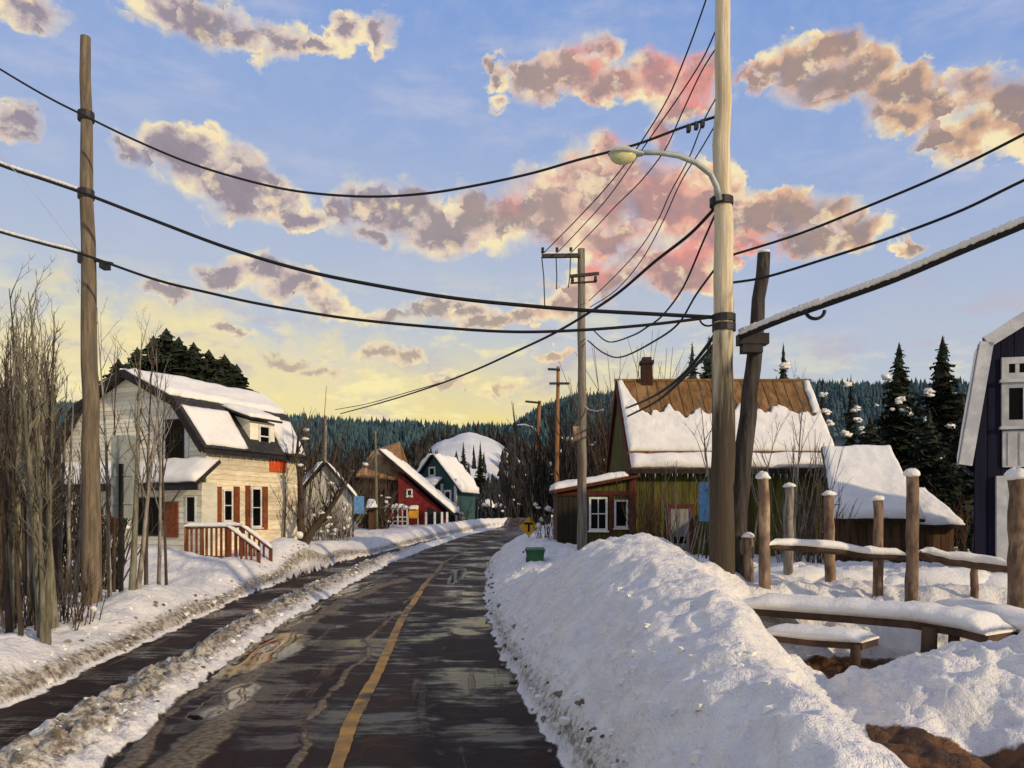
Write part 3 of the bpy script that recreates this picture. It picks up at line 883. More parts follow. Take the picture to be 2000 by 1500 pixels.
def window(par, w, s0, s1, z0, z1, fm, t=0.09, mullion_v=0, mullion_h=1, o=0.05, sill=True, label=None, pane=None):
    fr = MB()
    w.box(fr, s0, s0 + t, z0, z1, 0.0, o)
    w.box(fr, s1 - t, s1, z0, z1, 0.0, o)
    w.box(fr, s0 + t, s1 - t, z0, z0 + t, 0.0, o)
    w.box(fr, s0 + t, s1 - t, z1 - t, z1, 0.0, o)
    f = fr.build('window', fm, par, label=label)
    g = MB()
    w.box(g, s0 + t, s1 - t, z0 + t, z1 - t, -0.02, o * 0.62)
    g.build('pane', pane or M['glass'], f)
    k = t * 0.55
    for i in range(mullion_v):
        c = s0 + (s1 - s0) * (i + 1) / (mullion_v + 1)
        m = MB()
        w.box(m, c - k / 2, c + k / 2, z0 + t, z1 - t, o * 0.6, o * 0.92)
        m.build('mullion', fm, f)
    for i in range(mullion_h):
        c = z0 + (z1 - z0) * (i + 1) / (mullion_h + 1)
        m = MB()
        w.box(m, s0 + t, s1 - t, c - k / 2, c + k / 2, o * 0.6, o * 0.9)
        m.build('mullion', fm, f)
    if sill:
        m = MB()
        w.box(m, s0 - 0.04, s1 + 0.04, z0 - 0.06, z0 - 0.002, 0.0, o + 0.05)
        m.build('sill', fm, f)
    return f


def clapboards(par, w, z0, z1, h, lim, m, name='clapboard', th=0.03, holes=()):
    z = z0
    while z < z1 - 0.02:
        zt = min(z + h, z1)
        a0, b0 = lim(z)
        a1, b1 = lim(zt)
        if b0 - a0 > 0.1:
            spans = [(a0, b0, a1, b1)]
            for (hs0, hs1, hz0, hz1) in holes:
                if hz0 < (z + zt) / 2 < hz1:
                    ns = []
                    for (x0, x1, y0, y1) in spans:
                        if hs1 <= x0 or hs0 >= x1:
                            ns.append((x0, x1, y0, y1))
                        else:
                            if hs0 > x0: ns.append((x0, hs0, y0, hs0))
                            if hs1 < x1: ns.append((hs1, x1, hs1, y1))
                    spans = ns
            for (x0, x1, y0, y1) in spans:
                if x1 - x0 < 0.05: continue
                if y1 - y0 < 0.02: y0 = y1 = (y0 + y1) / 2; y1 += 0.02
                j = random.uniform(-0.004, 0.004)
                mb = MB()
                mb.hexa([w.p(x0, z + 0.004, 0.002), w.p(x1, z + 0.004, 0.002), w.p(x1, z + 0.004, th + j), w.p(x0, z + 0.004, th + j),
                         w.p(y0, zt, 0.002), w.p(y1, zt, 0.002), w.p(y1, zt, 0.010), w.p(y0, zt, 0.010)])
                mb.build(name, m, par)
        z += h


def vboards(par, w, s0, s1, bw, zlim, m, name='board', th=0.03):
    s = s0
    while s < s1 - 0.03:
        e = min(s + bw, s1)
        zb0, zt0 = zlim(s)
        zb1, zt1 = zlim(e)
        j = random.uniform(0, 0.012)
        mb = MB()
        g = 0.008
        mb.hexa([w.p(s + g, zb0, 0.002), w.p(e - g, zb1, 0.002), w.p(e - g, zb1, th + j), w.p(s + g, zb0, th + j),
                 w.p(s + g, zt0, 0.002), w.p(e - g, zt1, 0.002), w.p(e - g, zt1, th + j), w.p(s + g, zt0, th + j)])
        mb.build(name, m, par)
        s = e


def snow_sheet(c00, c10, c11, c01, th, par, nu=26, nv=16, jag=(0, 0, 0, 0), name='snow', lift=0.0, amp=0.3, seed=0.0):
    """snow lying on a quad: c00->c10 along u, c00->c01 along v; jag = raggedness of edges u0,u1,v0,v1 in metres"""
    c00, c10, c11, c01 = map(Vector, (c00, c10, c11, c01))
    nrm = (c10 - c00).cross(c01 - c00).normalized()
    if nrm.z < 0: nrm = -nrm
    U = (c10 - c00).length
    Vv = (c01 - c00).length
    nz = lambda a, b: float(fbm(np.array([a + seed]), np.array([b + seed * 1.7]), 3)[0])
    vs, fs = [], []
    for j in range(nv + 1):
        for i in range(nu + 1):
            u, v = i / nu, j / nv
            nz2 = nz(u * U * 4.1 + 31, 5.5)
            e0 = jag[0] * (0.5 + nz(v * Vv * 1.7, 3.1)) / U
            e1 = jag[1] * (0.5 + nz(v * Vv * 1.7, 7.7)) / U
            f0 = jag[2] * (0.5 + 1.3 * nz(u * U * 1.7, 11.3)) / Vv
            f1 = jag[3] * (0.5 + 1.1 * nz(u * U * 0.75, 15.3) + 0.30 * nz2 + 0.5 * nz(u * U * 1.9, 45.3)) / Vv
            uu = e0 + u * (1 - e0 - e1)
            vv2 = f0 + v * (1 - f0 - f1)
            p = (c00 * (1 - uu) + c10 * uu) * (1 - vv2) + (c01 * (1 - uu) + c11 * uu) * vv2
            ed = min(u * U, (1 - u) * U, v * Vv, (1 - v) * Vv)
            k = min(1.0, ed / (th * 1.2)) if ed > 0 else 0
            k = math.sqrt(max(0, 1 - (1 - k) ** 2))
            h = th * (0.25 + 0.75 * k) * (1 + amp * nz(u * U * 0.9, v * Vv * 0.9) * 2)
            vs.append(p + nrm * (h + lift))
    n0 = len(vs)
    for j in range(nv + 1):
        for i in range(nu + 1):
            u, v = i / nu, j / nv
            q = vs[j * (nu + 1) + i]
            # underside follows the top outline
            pl = (q - c00).dot(nrm)
            vs.append(q - nrm * (pl - lift * 0 - 0.004))
    w_ = nu + 1
    for j in range(nv):
        for i in range(nu):
            a = j * w_ + i
            fs.append((a, a + 1, a + 1 + w_, a + w_))
            fs.append((n0 + a + w_, n0 + a + 1 + w_, n0 + a + 1, n0 + a))
    for i in range(nu):
        fs.append((i + 1, i, n0 + i, n0 + i + 1))
        a = nv * w_ + i
        fs.append((a, a + 1, n0 + a + 1, n0 + a))
    for j in range(nv):
        a = j * w_
        fs.append((a, a + w_, n0 + a + w_, n0 + a))
        a = j * w_ + nu
        fs.append((a + w_, a, n0 + a, n0 + a + w_))
    return MB().add(vs, fs).build(name, M['snow'], par, smooth=True)


def snow_on_beam(a, b, w, h, par, name='snow', seg=14, seed=0):
    a, b = Vector(a), Vector(b)
    R = random.Random(seed + 99)
    d = (b - a)
    sd = Vector((d.y, -d.x, 0)).normalized()
    prof = [(-1, -0.05), (-1.12, 0.35), (-0.8, 0.85), (0, 1.05), (0.8, 0.85), (1.12, 0.35), (1, -0.05)]
    vs, fs = [], []
    for i in range(seg + 1):
        t = i / seg
        endf = min(1, 5 * min(t, 1 - t) + 0.25)
        hh = h * (0.8 + 0.45 * R.random()) * endf
        ww = w / 2 * (0.95 + 0.25 * R.random())
        p = a + d * t
        for (x, y) in prof:
            vs.append(p + sd * (x * ww) + Vector((0, 0, y * hh)))
    k = len(prof)
    for i in range(seg):
        for j in range(k):
            fs.append((i * k + j, i * k + (j + 1) % k, (i + 1) * k + (j + 1) % k, (i + 1) * k + j))
    fs.append(tuple(range(k)))
    fs.append(tuple(seg * k + j for j in range(k))[::-1])
    return MB().add(vs, fs).build(name, M['snow'], par, smooth=True)


# ================================================================== left cream house
def cream_house():
    C = Vector((-11.14, 28, 0))
    u = Vector((.405, .914, 0)).normalized()
    g = Vector((-.914, .405, 0)).normalized()
    h = thing('gambrel_house', 'cream clapboard house with snowy gambrel roof and rust red shutters, left of the road', 'house', (C.x, C.y, 0.4))
    W = 7.8
    ze, zk, zr = 4.62, 6.22, 7.42
    kb = 1.3
    gw = Wall(C, g, -u)
    sw = Wall(C, u, -g)
    Ls = {0: 5.1, 1: 5.7, 2: 7.3}
    pt = lambda a, b, z: Vector((C.x + u.x * a + g.x * b, C.y + u.y * a + g.y * b, z))
    # body
    mb = MB()
    prof = [(0, 0.1, 5.1), (0, ze, 5.1), (kb, zk, 5.7), (W / 2, zr, 7.3), (W - kb, zk, 7.3), (W, ze, 7.3), (W, 0.1, 7.3)]
    f0 = [pt(0, b, z) for b, z, L in prof]
    f1 = [pt(L, b, z) for b, z, L in prof]
    n = len(prof)
    mb.add(f0 + f1, [tuple(range(n)), tuple(range(n, 2 * n))[::-1]] + [(i, (i + 1) % n, n + (i + 1) % n, n + i) for i in range(n)])
    mb.build('wall', M['ivory'], h)

    def lim(z):
        if z <= ze: return (0.0, W)
        if z <= zk:
            t = (z - ze) / (zk - ze) * kb
            return (t, W - t)
        t = kb + (z - zk) / (zr - zk) * (W / 2 - kb)
        return (t, W - t)
    gwin = gw.rect(325, 820, 362, 902)
    clapboards(h, gw, 3.6, zr, 0.17, lim, M['ivory'], holes=[gwin])
    window(h, gw, *gwin, M['dark'], t=0.06, mullion_h=1, o=0.06, sill=False)
    fl = gw.rect(318, 812, 370, 912)
    mb = MB()
    for bx in ((fl[0], gwin[0], fl[2], fl[3]), (gwin[1], fl[1], fl[2], fl[3]), (gwin[0], gwin[1], fl[2], gwin[2]), (gwin[0], gwin[1], gwin[3], fl[3])):
        gw.box(mb, *bx, 0.012, 0.045)
    mb.build('window_casing', M['white'], h)
    # side wall boards, windows, shutters
    w1 = sw.rect(434, 955, 453, 1019)
    w2 = sw.rect(489, 952, 509, 1030)
    clapboards(h, sw, 0.55, ze, 0.19, lambda z: (0, 5.1), M['cream'], holes=[w1, w2])
    for wr in (w1, w2):
        window(h, sw, *wr, M['white'], t=0.07, mullion_h=1, o=0.07)
    for r in ((420, 950, 431, 1020), (455, 950, 466, 1022), (478, 948, 487, 1032), (511, 950, 521, 1034)):
        s0, s1, z0, z1 = sw.rect(*r)
        mb = MB()
        sw.box(mb, s0, s1, z0, z1, 0.03, 0.065)
        k = z0 + 0.08
        while k < z1 - 0.1:
            sw.box(mb, s0 + 0.03, s1 - 0.03, k, k + 0.05, 0.065, 0.078)
            k += 0.11
        mb.build('shutter', M['rust'], h)
    mb = MB()
    sw.box(mb, -0.06, 0.06, 0.5, ze, 0.0, 0.055)
    mb.build('corner_board', M['ivory'], h)
    mb = MB()
    sw.box(mb, 5.0, 5.12, 0.5, ze, 0.0, 0.055)
    mb.build('corner_board', M['dark'], h)
    # orange notice on the side wall
    r = sw.rect(525, 888, 556, 923)
    o = MB()
    sw.box(o, *r, 0.05, 0.08)
    sg = o.build('notice_board', M['orange'])
    tag(sg, 'plain orange red square sign high on the side wall of the cream house', 'sign')
    # roofs: lower & upper slopes both sides
    oh = 0.38

    def slope(b0, z0, L0, b1, z1, L1, sgn):
        bb0 = b0 if sgn > 0 else W - b0
        bb1 = b1 if sgn > 0 else W - b1
        if sgn < 0: L0 = L1 = 7.3
        a, b = pt(-oh, bb0, z0), pt(L0 + 0.15, bb0, z0)
        c, d = pt(L1 + 0.15, bb1, z1), pt(-oh, bb1, z1)
        return a, b, c, d
    for sgn in (1, -1):
        a, b, c, d = slope(-0.22, ze - 0.16, 5.1, kb - 0.06, zk + 0.04, 5.7, sgn)
        nr = (b - a).cross(d - a).normalized()
        if nr.z < 0: nr = -nr
        rf = MB().poly([a, b, c, d], nr * 0.12).build('roof_slope', M['roofdark'], h)
        up = nr * 0.125
        L = lambda p, q, t: p.lerp(q, t)
        i0, i1 = 0.035, 0.90
        if sgn > 0:
            # two fields either side of the dormer
            t0, t1 = 0.02, 0.40
            snow_sheet(L(L(a, b, t0), L(d, c, t0), i0) + up, L(L(a, b, t1), L(d, c, t1), i0) + up, L(L(a, b, t1), L(d, c, t1), i1) + up, L(L(a, b, t0), L(d, c, t0), i1) + up, 0.10, rf, 16, 12, (0.02, 0.05, 0.05, 0.05), 'snow', seed=3)
            t0, t1 = 0.74, 0.99
            snow_sheet(L(L(a, b, t0), L(d, c, t0), i0) + up, L(L(a, b, t1), L(d, c, t1), i0) + up, L(L(a, b, t1), L(d, c, t1), i1) + up, L(L(a, b, t0), L(d, c, t0), i1) + up, 0.10, rf, 14, 12, (0.05, 0.03, 0.05, 0.05), 'snow', seed=5)
        else:
            snow_sheet(a + up, b + up, c + up, d + up, 0.12, rf, 20, 8, (0.05, 0.05, 0.05, 0.05), 'snow', seed=6)
        a, b, c, d = slope(kb - 0.12, zk + 0.02, 5.7, W / 2, zr + 0.10, 7.3, sgn)
        nr = (b - a).cross(d - a).normalized()
        if nr.z < 0: nr = -nr
        rf = MB().poly([a, b, c, d], nr * 0.12).build('roof_slope', M['roofdark'], h)
        up = nr * 0.125
        snow_sheet(L(a, d, 0.10) + up, L(b, c, 0.10) + up, c + up, d + up, 0.20, rf, 30, 12, (0.05, 0.05, 0.10, 0), 'snow', seed=8)
        # rake board
        for (b0, z0, b1, z1) in ((-0.22, ze - 0.2, kb - 0.08, zk), (kb - 0.08, zk, W / 2, zr + 0.08)):
            if sgn < 0: b0, b1 = W - b0, W - b1
            mb = MB().beam(pt(-oh - 0.03, b0, z0), pt(-oh - 0.03, b1, z1), 0.06, 0.26)
            mb.build('rake_board', M['dark'], h)
    mb = MB().beam(pt(-oh, -0.25, ze - 0.22), pt(5.25, -0.25, ze - 0.22), 0.10, 0.14)
    mb.build('gutter', M['dark'], h)
    # dormer
    dw = Wall(C + g * 0.12, u, -g)
    s0, s1 = 2.35, 3.75
    zb, zt = ze + 0.05, zk - 0.42
    dm = MB()
    dm.hexa([dw.p(s0, zb, 0), dw.p(s1, zb, 0), dw.p(s1, zb, -1.2), dw.p(s0, zb, -1.2), dw.p(s0, zt, 0), dw.p(s1, zt, 0), dw.p(s1, zt + .35, -1.2), dw.p(s0, zt + .35, -1.2)])
    do = dm.build('dormer', M['ivory'], h)
    window(h, dw, s0 + 0.45, s1 - 0.30, zb + 0.10, zt - 0.10, M['white'], t=0.09, mullion_h=1, o=0.05)
    a, b = dw.p(s0 - 0.35, zt + 0.02, 0.28), dw.p(s1 + 0.15, zt + 0.02, 0.28)
    c, d = dw.p(s1 + 0.15, zk + 0.12, -1.25), dw.p(s0 - 0.35, zk + 0.12, -1.25)
    nr = (b - a).cross(d - a).normalized()
    MB().poly([a, b, c, d], nr * (0.07 if nr.z > 0 else -0.07)).build('dormer_roof', M['dark'], do)
    if nr.z < 0: nr = -nr
    snow_sheet(a + nr * .075, b + nr * .075, c + nr * .075, d + nr * .075, 0.17, do, 16, 12, (0.03, 0.03, 0.05, 0.0), 'snow', seed=12)
    # porch room across the gable front, long wing to the left
    pw = Wall(C - u * 0.6 - g * 0.42, g, -u)
    ps = Wall(C - u * 0.6 - g * 0.42, u, -g)
    mb = MB()
    mb.hexa([pw.p(0, 0, 0), pw.p(15.5, 0, 0), pw.p(15.5, 0, -0.7), pw.p(0, 0, -0.7), pw.p(0, 3.25, 0), pw.p(15.5, 3.25, 0), pw.p(15.5, 3.25, -0.7), pw.p(0, 3.25, -0.7)])
    po = mb.build('porch_wall', M['ivory'], h)
    holes = [pw.rect(262, 972, 318, 1047), pw.rect(364, 968, 384, 1022), pw.rect(60, 980, 120, 1050), (9.5, 11.5, 1.2, 2.6)]
    clapboards(h, pw, 0.4, 3.2, 0.2, lambda z: (0, 15.5), M['ivory'], holes=holes)
    for k, hr in enumerate(holes):
        window(h, pw, *hr, M['dark'] if k != 1 else M['white'], t=0.06, mullion_v=(2 if k == 0 else 0), mullion_h=0, o=0.05, sill=False)
    for r in ((324, 980, 350, 1050), (215, 1000, 240, 1046)):
        a0 = pw.rect(*r)
        mb = MB()
        pw.box(mb, *a0, 0.03, 0.07)
        mb.build('shutter', M['rust'], h)
    # porch roof
    a, b = pw.p(-0.28, 3.12, 0.5), pw.p(16, 3.12, 0.5)
    c, d = pw.p(16, 3.98, -0.62), pw.p(-0.28, 3.98, -0.62)
    nr = (b - a).cross(d - a).normalized()
    if nr.z < 0: nr = -nr
    pr = MB().poly([a, b, c, d], nr * 0.12).build('porch_roof', M['dark'], h)
    snow_sheet(a + nr * .13, b + nr * .13, c + nr * .13, d + nr * .13, 0.24, pr, 60, 10, (0.05, 0.0, 0.06, 0.0), 'snow', seed=14)
    mb = MB().beam(a - Vector((0, 0, 0.06)), b - Vector((0, 0, 0.06)), 0.08, 0.18)
    mb.build('fascia', M['dark'], h)


cream_house()


# ================================================================== wooden entrance steps with railing
def stairs():
    Yf, Yb = 23.9, 25.1
    x = lambda px: (px - 1000) / F * Yf
    z = lambda py: EYE - (py - 1000) / F * Yf
    x0, x1, x2 = x(364), x(448), x(505)
    zd, zt = z(1100) + 0.05, z(1030)
    zb, zbt = 0.12, z(1078)
    st = thing('entrance_steps', 'red brown wooden porch steps with snow covered handrail beside the cream house', 'steps', (x1, Yf, 0.2))
    MB().box(x0, x1, Yf, Yb, zd - 0.12, zd).build('landing', M['deck'], st)
    for i in range(4):
        t = (i + 0.5) / 4
        zz = zd + (zb - zd) * (i + 1) / 4.6
        xx = x1 + (x2 - x1) * i / 4
        MB().box(xx, xx + (x2 - x1) / 4 + 0.03, Yf + 0.05, Yb - 0.05, zz - 0.05, zz).build('tread', M['deck'], st)
        snow_on_beam((xx + 0.11, Yf + 0.1, zz), (xx + 0.11, Yb - 0.1, zz), (x2 - x1) / 4, 0.06, st, seed=i)
    for yy in (Yf, Yb):
        MB().beam((x0, yy, zt), (x1, yy, zt), 0.10, 0.06).build('handrail', M['deck'], st)
        MB().beam((x1, yy, zt), (x2 + 0.02, yy, zbt), 0.10, 0.06).build('handrail', M['deck'], st)
        MB().beam((x0, yy, zd + 0.06), (x1, yy, zd + 0.06), 0.05, 0.09).build('bottom_rail', M['deck'], st)
        MB().beam((x1, yy, zd + 0.06), (x2, yy, zb + 0.12), 0.05, 0.09).build('bottom_rail', M['deck'], st)
        snow_on_beam((x0 - 0.05, yy, zt + 0.03), (x1, yy, zt + 0.03), 0.13, 0.12, st, seed=2)
        snow_on_beam((x1 - 0.05, yy, zt + 0.03), (x2 + 0.08, yy, zbt + 0.03), 0.13, 0.12, st, seed=4)
        for xx, zb_, zt_ in ((x0, 0.0, zt + 0.03), (x1, 0.0, zt + 0.03), (x2, -0.1, zbt + 0.05)):
            MB().box(xx - 0.05, xx + 0.05, yy - 0.05, yy + 0.05, zb_, zt_).build('newel_post', M['deck'], st)
        k = x0 + 0.16
        while k < x2 - 0.08:
            if k < x1:
                a, b = zd - 0.45, zt - 0.03
            else:
                t = (k - x1) / (x2 - x1)
                a, b = zd + (zb - zd) * t - 0.25, zt + (zbt - zt) * t - 0.03
            if abs(k - x1) > 0.08:
                MB().box(k - 0.03, k + 0.03, yy - 0.02, yy + 0.02, a, b).build('baluster', M['deck'], st)
            k += 0.155
    MB().box(x0, x0 + 0.06, Yf, Yb, zt - 0.06, zt).build('handrail', M['deck'], st)


stairs()


# ================================================================== green house at right
def green_house():
    Y0, Yr = 28.0, 31.2
    xl, xr = 4.38, 11.3
    zg = 0.3
    ze = 4.12
    zrdg = 7.45
    h = thing('green_house', 'moss green board house with brown ridged snowy roof, right of the road', 'house', (xl + 3, Y0, zg))
    fw = Wall((xl, Y0), (1, 0), (0, -1))
    lw = Wall((xl, Y0), (0, 1), (-1, 0))
    D = 6.4
    mb = MB()
    pr = [(Y0, 0), (Y0, ze), (Yr, zrdg - 0.15), (Y0 + D, ze), (Y0 + D, 0)]
    n = 5
    mb.add([(xl, y, z) for y, z in pr] + [(xr, y, z) for y, z in pr], [tuple(range(n)), tuple(range(n, 2 * n))[::-1]] + [(i, (i + 1) % n, n + (i + 1) % n, n + i) for i in range(n)])
    mb.build('wall', M['green'], h)
    vboards(h, fw, 0, xr - xl, 0.26, lambda s: (zg, ze - 0.05), M['green'])
    vboards(h, lw, 0, D, 0.27, lambda s: (zg, (ze + (zrdg - ze) * s / 3.2 if s < 3.2 else zrdg - (zrdg - ze) * (s - 3.2) / 3.2) - 0.2), M['green'])
    # roof
    ohx = 0.12
    a, b = Vector((xl - ohx, Y0 - 0.45, ze - 0.42)), Vector((xr + 0.55, Y0 - 0.45, ze - 0.42))
    c, d = Vector((xr + 0.72, Yr, zrdg)), Vector((xl - ohx, Yr, zrdg))
    nr = (b - a).cross(d - a).normalized()
    rf = MB().poly([a, b, c, d], nr * 0.1).build('roof_slope', M['brownroof'], h)
    L = lambda p, q, t: p.lerp(q, t)
    up = nr * 0.105
    snow_sheet(L(a, d, 0.17) + up, L(b, c, 0.17) + up, L(b, c, 0.70) + up, L(a, d, 0.70) + up, 0.16, rf, 150, 22, (0.02, 0.05, 0.02, 0.95), 'snow', seed=21, amp=0.15)
    snow_sheet(L(a, d, 0.0) + up, L(b, c, 0.0) + up, L(b, c, 0.145) + up, L(a, d, 0.145) + up, 0.20, rf, 50, 8, (0.02, 0.05, 0.05, 0.03), 'snow', seed=22)
    # strips running up both verges
    snow_sheet(L(L(a, b, 0.0), L(d, c, 0.0), 0.6) + up, L(L(a, b, 0.10), L(d, c, 0.12), 0.6) + up, L(d, c, 0.02) + up, L(d, c, 0.0) + up, 0.12, rf, 10, 18, (0.02, 0.15, 0, 0.05), 'snow', seed=23)
    snow_sheet(L(L(a, b, 0.95), L(d, c, 0.95), 0.6) + up, L(b, c, 0.6) + up, c + up, L(d, c, 0.965) + up, 0.12, rf, 10, 18, (0.12, 0.02, 0, 0.05), 'snow', seed=24)
    # seam ribs of the tin roof
    k = 0.04
    while k < 1:
        MB().beam(L(a, b, k) + nr * 0.11, L(d, c, k) + nr * 0.11, 0.03, 0.03).build('roof_seam', M['brownroof'], rf)
        k += 0.055
    e, f_ = Vector((xl - ohx, Y0 + D + 0.45, ze - 0.42)), Vector((xr + 0.72, Y0 + D + 0.45, ze - 0.42))
    rb = MB().poly([d, c, f_, e], Vector((0, 0.05, 0.09))).build('roof_slope', M['brownroof'], h)
    MB().beam(d + Vector((-0.1, 0, 0.1)), c + Vector((0.1, 0, 0.1)), 0.24, 0.08).build('ridge_cap', M['brownroof'], h)
    MB().beam(a + Vector((-0.03, 0, -0.05)), d + Vector((-0.03, 0, -0.05)), 0.06, 0.28).build('rake_board', M['redtrim'], h)
    MB().beam(d + Vector((-0.03, 0, -0.05)), e + Vector((-0.03, 0, -0.05)), 0.06, 0.28).build('rake_board', M['redtrim'], h)
    MB().beam(a + Vector((0, -0.02, -0.02)), b + Vector((0, -0.02, -0.02)), 0.05, 0.2).build('fascia', M['dark'], h)
    mb = MB()
    fw.box(mb, -0.03, 0.14, zg, ze - 0.1, 0.0, 0.06)
    mb.build('corner_board', M['redtrim'], h)
    # chimney
    cx = (1262 - 1000) / F * Yr
    ch = MB().box(cx - 0.21, cx + 0.21, Yr - 0.3, Yr + 0.15, zrdg - 0.5, zrdg + 0.72).build('chimney', M['chimney'], h)
    MB().box(cx - 0.26, cx + 0.26, Yr - 0.36, Yr + 0.21, zrdg + 0.72, zrdg + 0.86).build('chimney_cap', M['dark'], ch)
    MB().box(cx - 0.18, cx + 0.18, Yr - 0.25, Yr + 0.1, zrdg + 0.86, zrdg + 1.0).build('flue', M['redtrim'], ch)
    # door with oxblood frame
    r = fw.rect(1309, 993, 1346, 1066)
    s0, s1, z0, z1 = r
    z0 = 0.35
    mb = MB()
    fw.box(mb, s0 - 0.16, s0, z0, z1 + 0.16, 0.02, 0.09)
    fw.box(mb, s1, s1 + 0.16, z0, z1 + 0.16, 0.02, 0.09)
    fw.box(mb, s0, s1, z1, z1 + 0.16, 0.02, 0.09)
    df = mb.build('door_frame', M['redtrim'], h)
    mb = MB()
    fw.box(mb, s0, s1, z0, z1, 0.015, 0.06)
    dr = mb.build('door', M['doorgrey'], df)
    zz0 = fw.hit(1320, 1061)[1]
    zz1 = fw.hit(1320, 1048)[1]
    mb = MB()
    fw.box(mb, s0 + 0.12, s1 - 0.12, zz0, zz1, 0.06, 0.075)
    mb.build('door_panel', M['glass'], df)
    # lean-to porch on the left
    px0, px1 = (1088 - 1000) / F * 27.4, xl + 0.05
    pwl = Wall((px0, 27.4), (1, 0), (0, -1))
    zt0, zt1 = EYE + 38 / F * 27.4, EYE + 66 / F * 27.4
    wd = px1 - px0
    mb = MB()
    mb.hexa([(px0, 27.4, 0.1), (px1, 27.4, 0.1), (px1, 30, 0.1), (px0, 30, 0.1), (px0, 27.4, zt0), (px1, 27.4, zt1), (px1, 30, zt1), (px0, 30, zt0)])
    mb.build('porch_wall', M['brownwall'], h)
    lo = pwl.hit(1135, 1000)[0]
    vboards(h, pwl, lo, wd, 0.25, lambda s: (0.3, zt0 + (zt1 - zt0) * s / wd - 0.05), M['green'])
    vboards(h, pwl, 0, lo, 0.2, lambda s: (0.3, zt0 + (zt1 - zt0) * s / wd - 0.05), M['darkboard'])
    for (qa, qb, m_) in (((1085, 955), (1240, 955), 0),):
        mb = MB()
        z0_, z1_ = pwl.hit(1140, 968)[1], pwl.hit(1140, 959)[1]
        pwl.box(mb, 0, wd, z0_, z1_, 0.035, 0.09)
        mb.build('lintel', M['redtrim'], h)
    for r in ((1134, 968, 1145, 1065), (1189, 968, 1197, 1065), (1228, 935, 1240, 1062)):
        q = pwl.rect(*r)
        mb = MB()
        pwl.box(mb, q[0], q[1], 0.3, q[3], 0.045, 0.10)
        mb.build('porch_post', M['redtrim'], h)
    q = pwl.rect(1150, 971, 1186, 1036)
    window(h, pwl, q[0], q[1], q[2], q[3], M['white'], t=0.07, mullion_v=1, mullion_h=1, o=0.09)
    q = pwl.rect(1199, 976, 1226, 1031)
    window(h, pwl, q[0], q[1], q[2], q[3], M['white'], t=0.07, mullion_v=0, mullion_h=0, o=0.09)
    a, b = Vector((px0 - 0.15, 27.05, zt0 - 0.03)), Vector((px1 + 0.1, 27.05, zt1 + 0.03))
    c, d = Vector((px1 + 0.1, 30, zt1 + 0.05)), Vector((px0 - 0.15, 30, zt0 + 0.02))
    prf = MB().poly([a, b, c, d], Vector((0, 0, 0.10))).build('porch_roof', M['redtrim'], h)
    k = Vector((0, 0, 0.105))
    snow_sheet(a + k, L(a, b, 0.93) + k, L(d, c, 0.93) + k, d + k, 0.22, prf, 26, 16, (0.0, 0.3, 0.08, 0.0), 'snow', seed=31)


green_house()


def shed(name, label, fx0, fx1, rx0, rx1, Ye, ye_py, Yr, yr_py, base_z, wall_m, cat='shed', bw=0.25, th=0.18, snowseed=1, jag=0.1):
    X = lambda px, Y: (px - 1000) / F * Y
    ze = EYE - (ye_py - 1000) / F * Ye
    zr = EYE - (yr_py - 1000) / F * Yr
    a, b = Vector((X(fx0, Ye), Ye, ze)), Vector((X(fx1, Ye), Ye, ze))
    c, d = Vector((X(rx1, Yr), Yr, zr)), Vector((X(rx0, Yr), Yr, zr))
    h = thing(name, label, cat, ((a.x + b.x) / 2, Ye, base_z))
    nr = (b - a).cross(d - a).normalized()
    wf = Ye + 0.35
    zw = ze + (zr - ze) * 0.35 / (Yr - Ye) - 0.02
    x0, x1 = a.x + 0.15, b.x - 0.15
    MB().hexa([(x0, wf, base_z - .3), (x1, wf, base_z - .3), (c.x - .15, Yr, base_z - .3), (d.x + .15, Yr, base_z - .3), (x0, wf, zw), (x1, wf, zw), (c.x - .15, Yr, zr - .03), (d.x + .15, Yr, zr - .03)]).build('wall', wall_m, h)
    w = Wall((x0, wf), (1, 0), (0, -1))
    vboards(h, w, 0, x1 - x0, bw, lambda s: (base_z - 0.2, zw - 0.03), wall_m)
    rf = MB().poly([a, b, c, d], nr * 0.1).build('roof_slope', M['dark'], h)
    k = nr * 0.105
    snow_sheet(a + k, b + k, c + k, d + k, th, rf, 40, 26, (0.04, 0.04, 0.05, jag), 'snow', seed=snowseed, amp=0.2)
    return h


shed('timber_shed', 'low brown board shed with deep snow roof, against the right end of the green house', 1626, 1806, 1603, 1736, 22.6, 1020, 26.6, 878, 0.35, M['brownwall'], snowseed=41)
shed('lean_to_shed', 'lowest brown lean-to with small snowy roof, between the timber shed and the navy barn', 1790, 1885, 1780, 1800, 22.9, 1032, 25.6, 962, 0.35, M['brownwall'], snowseed=43)


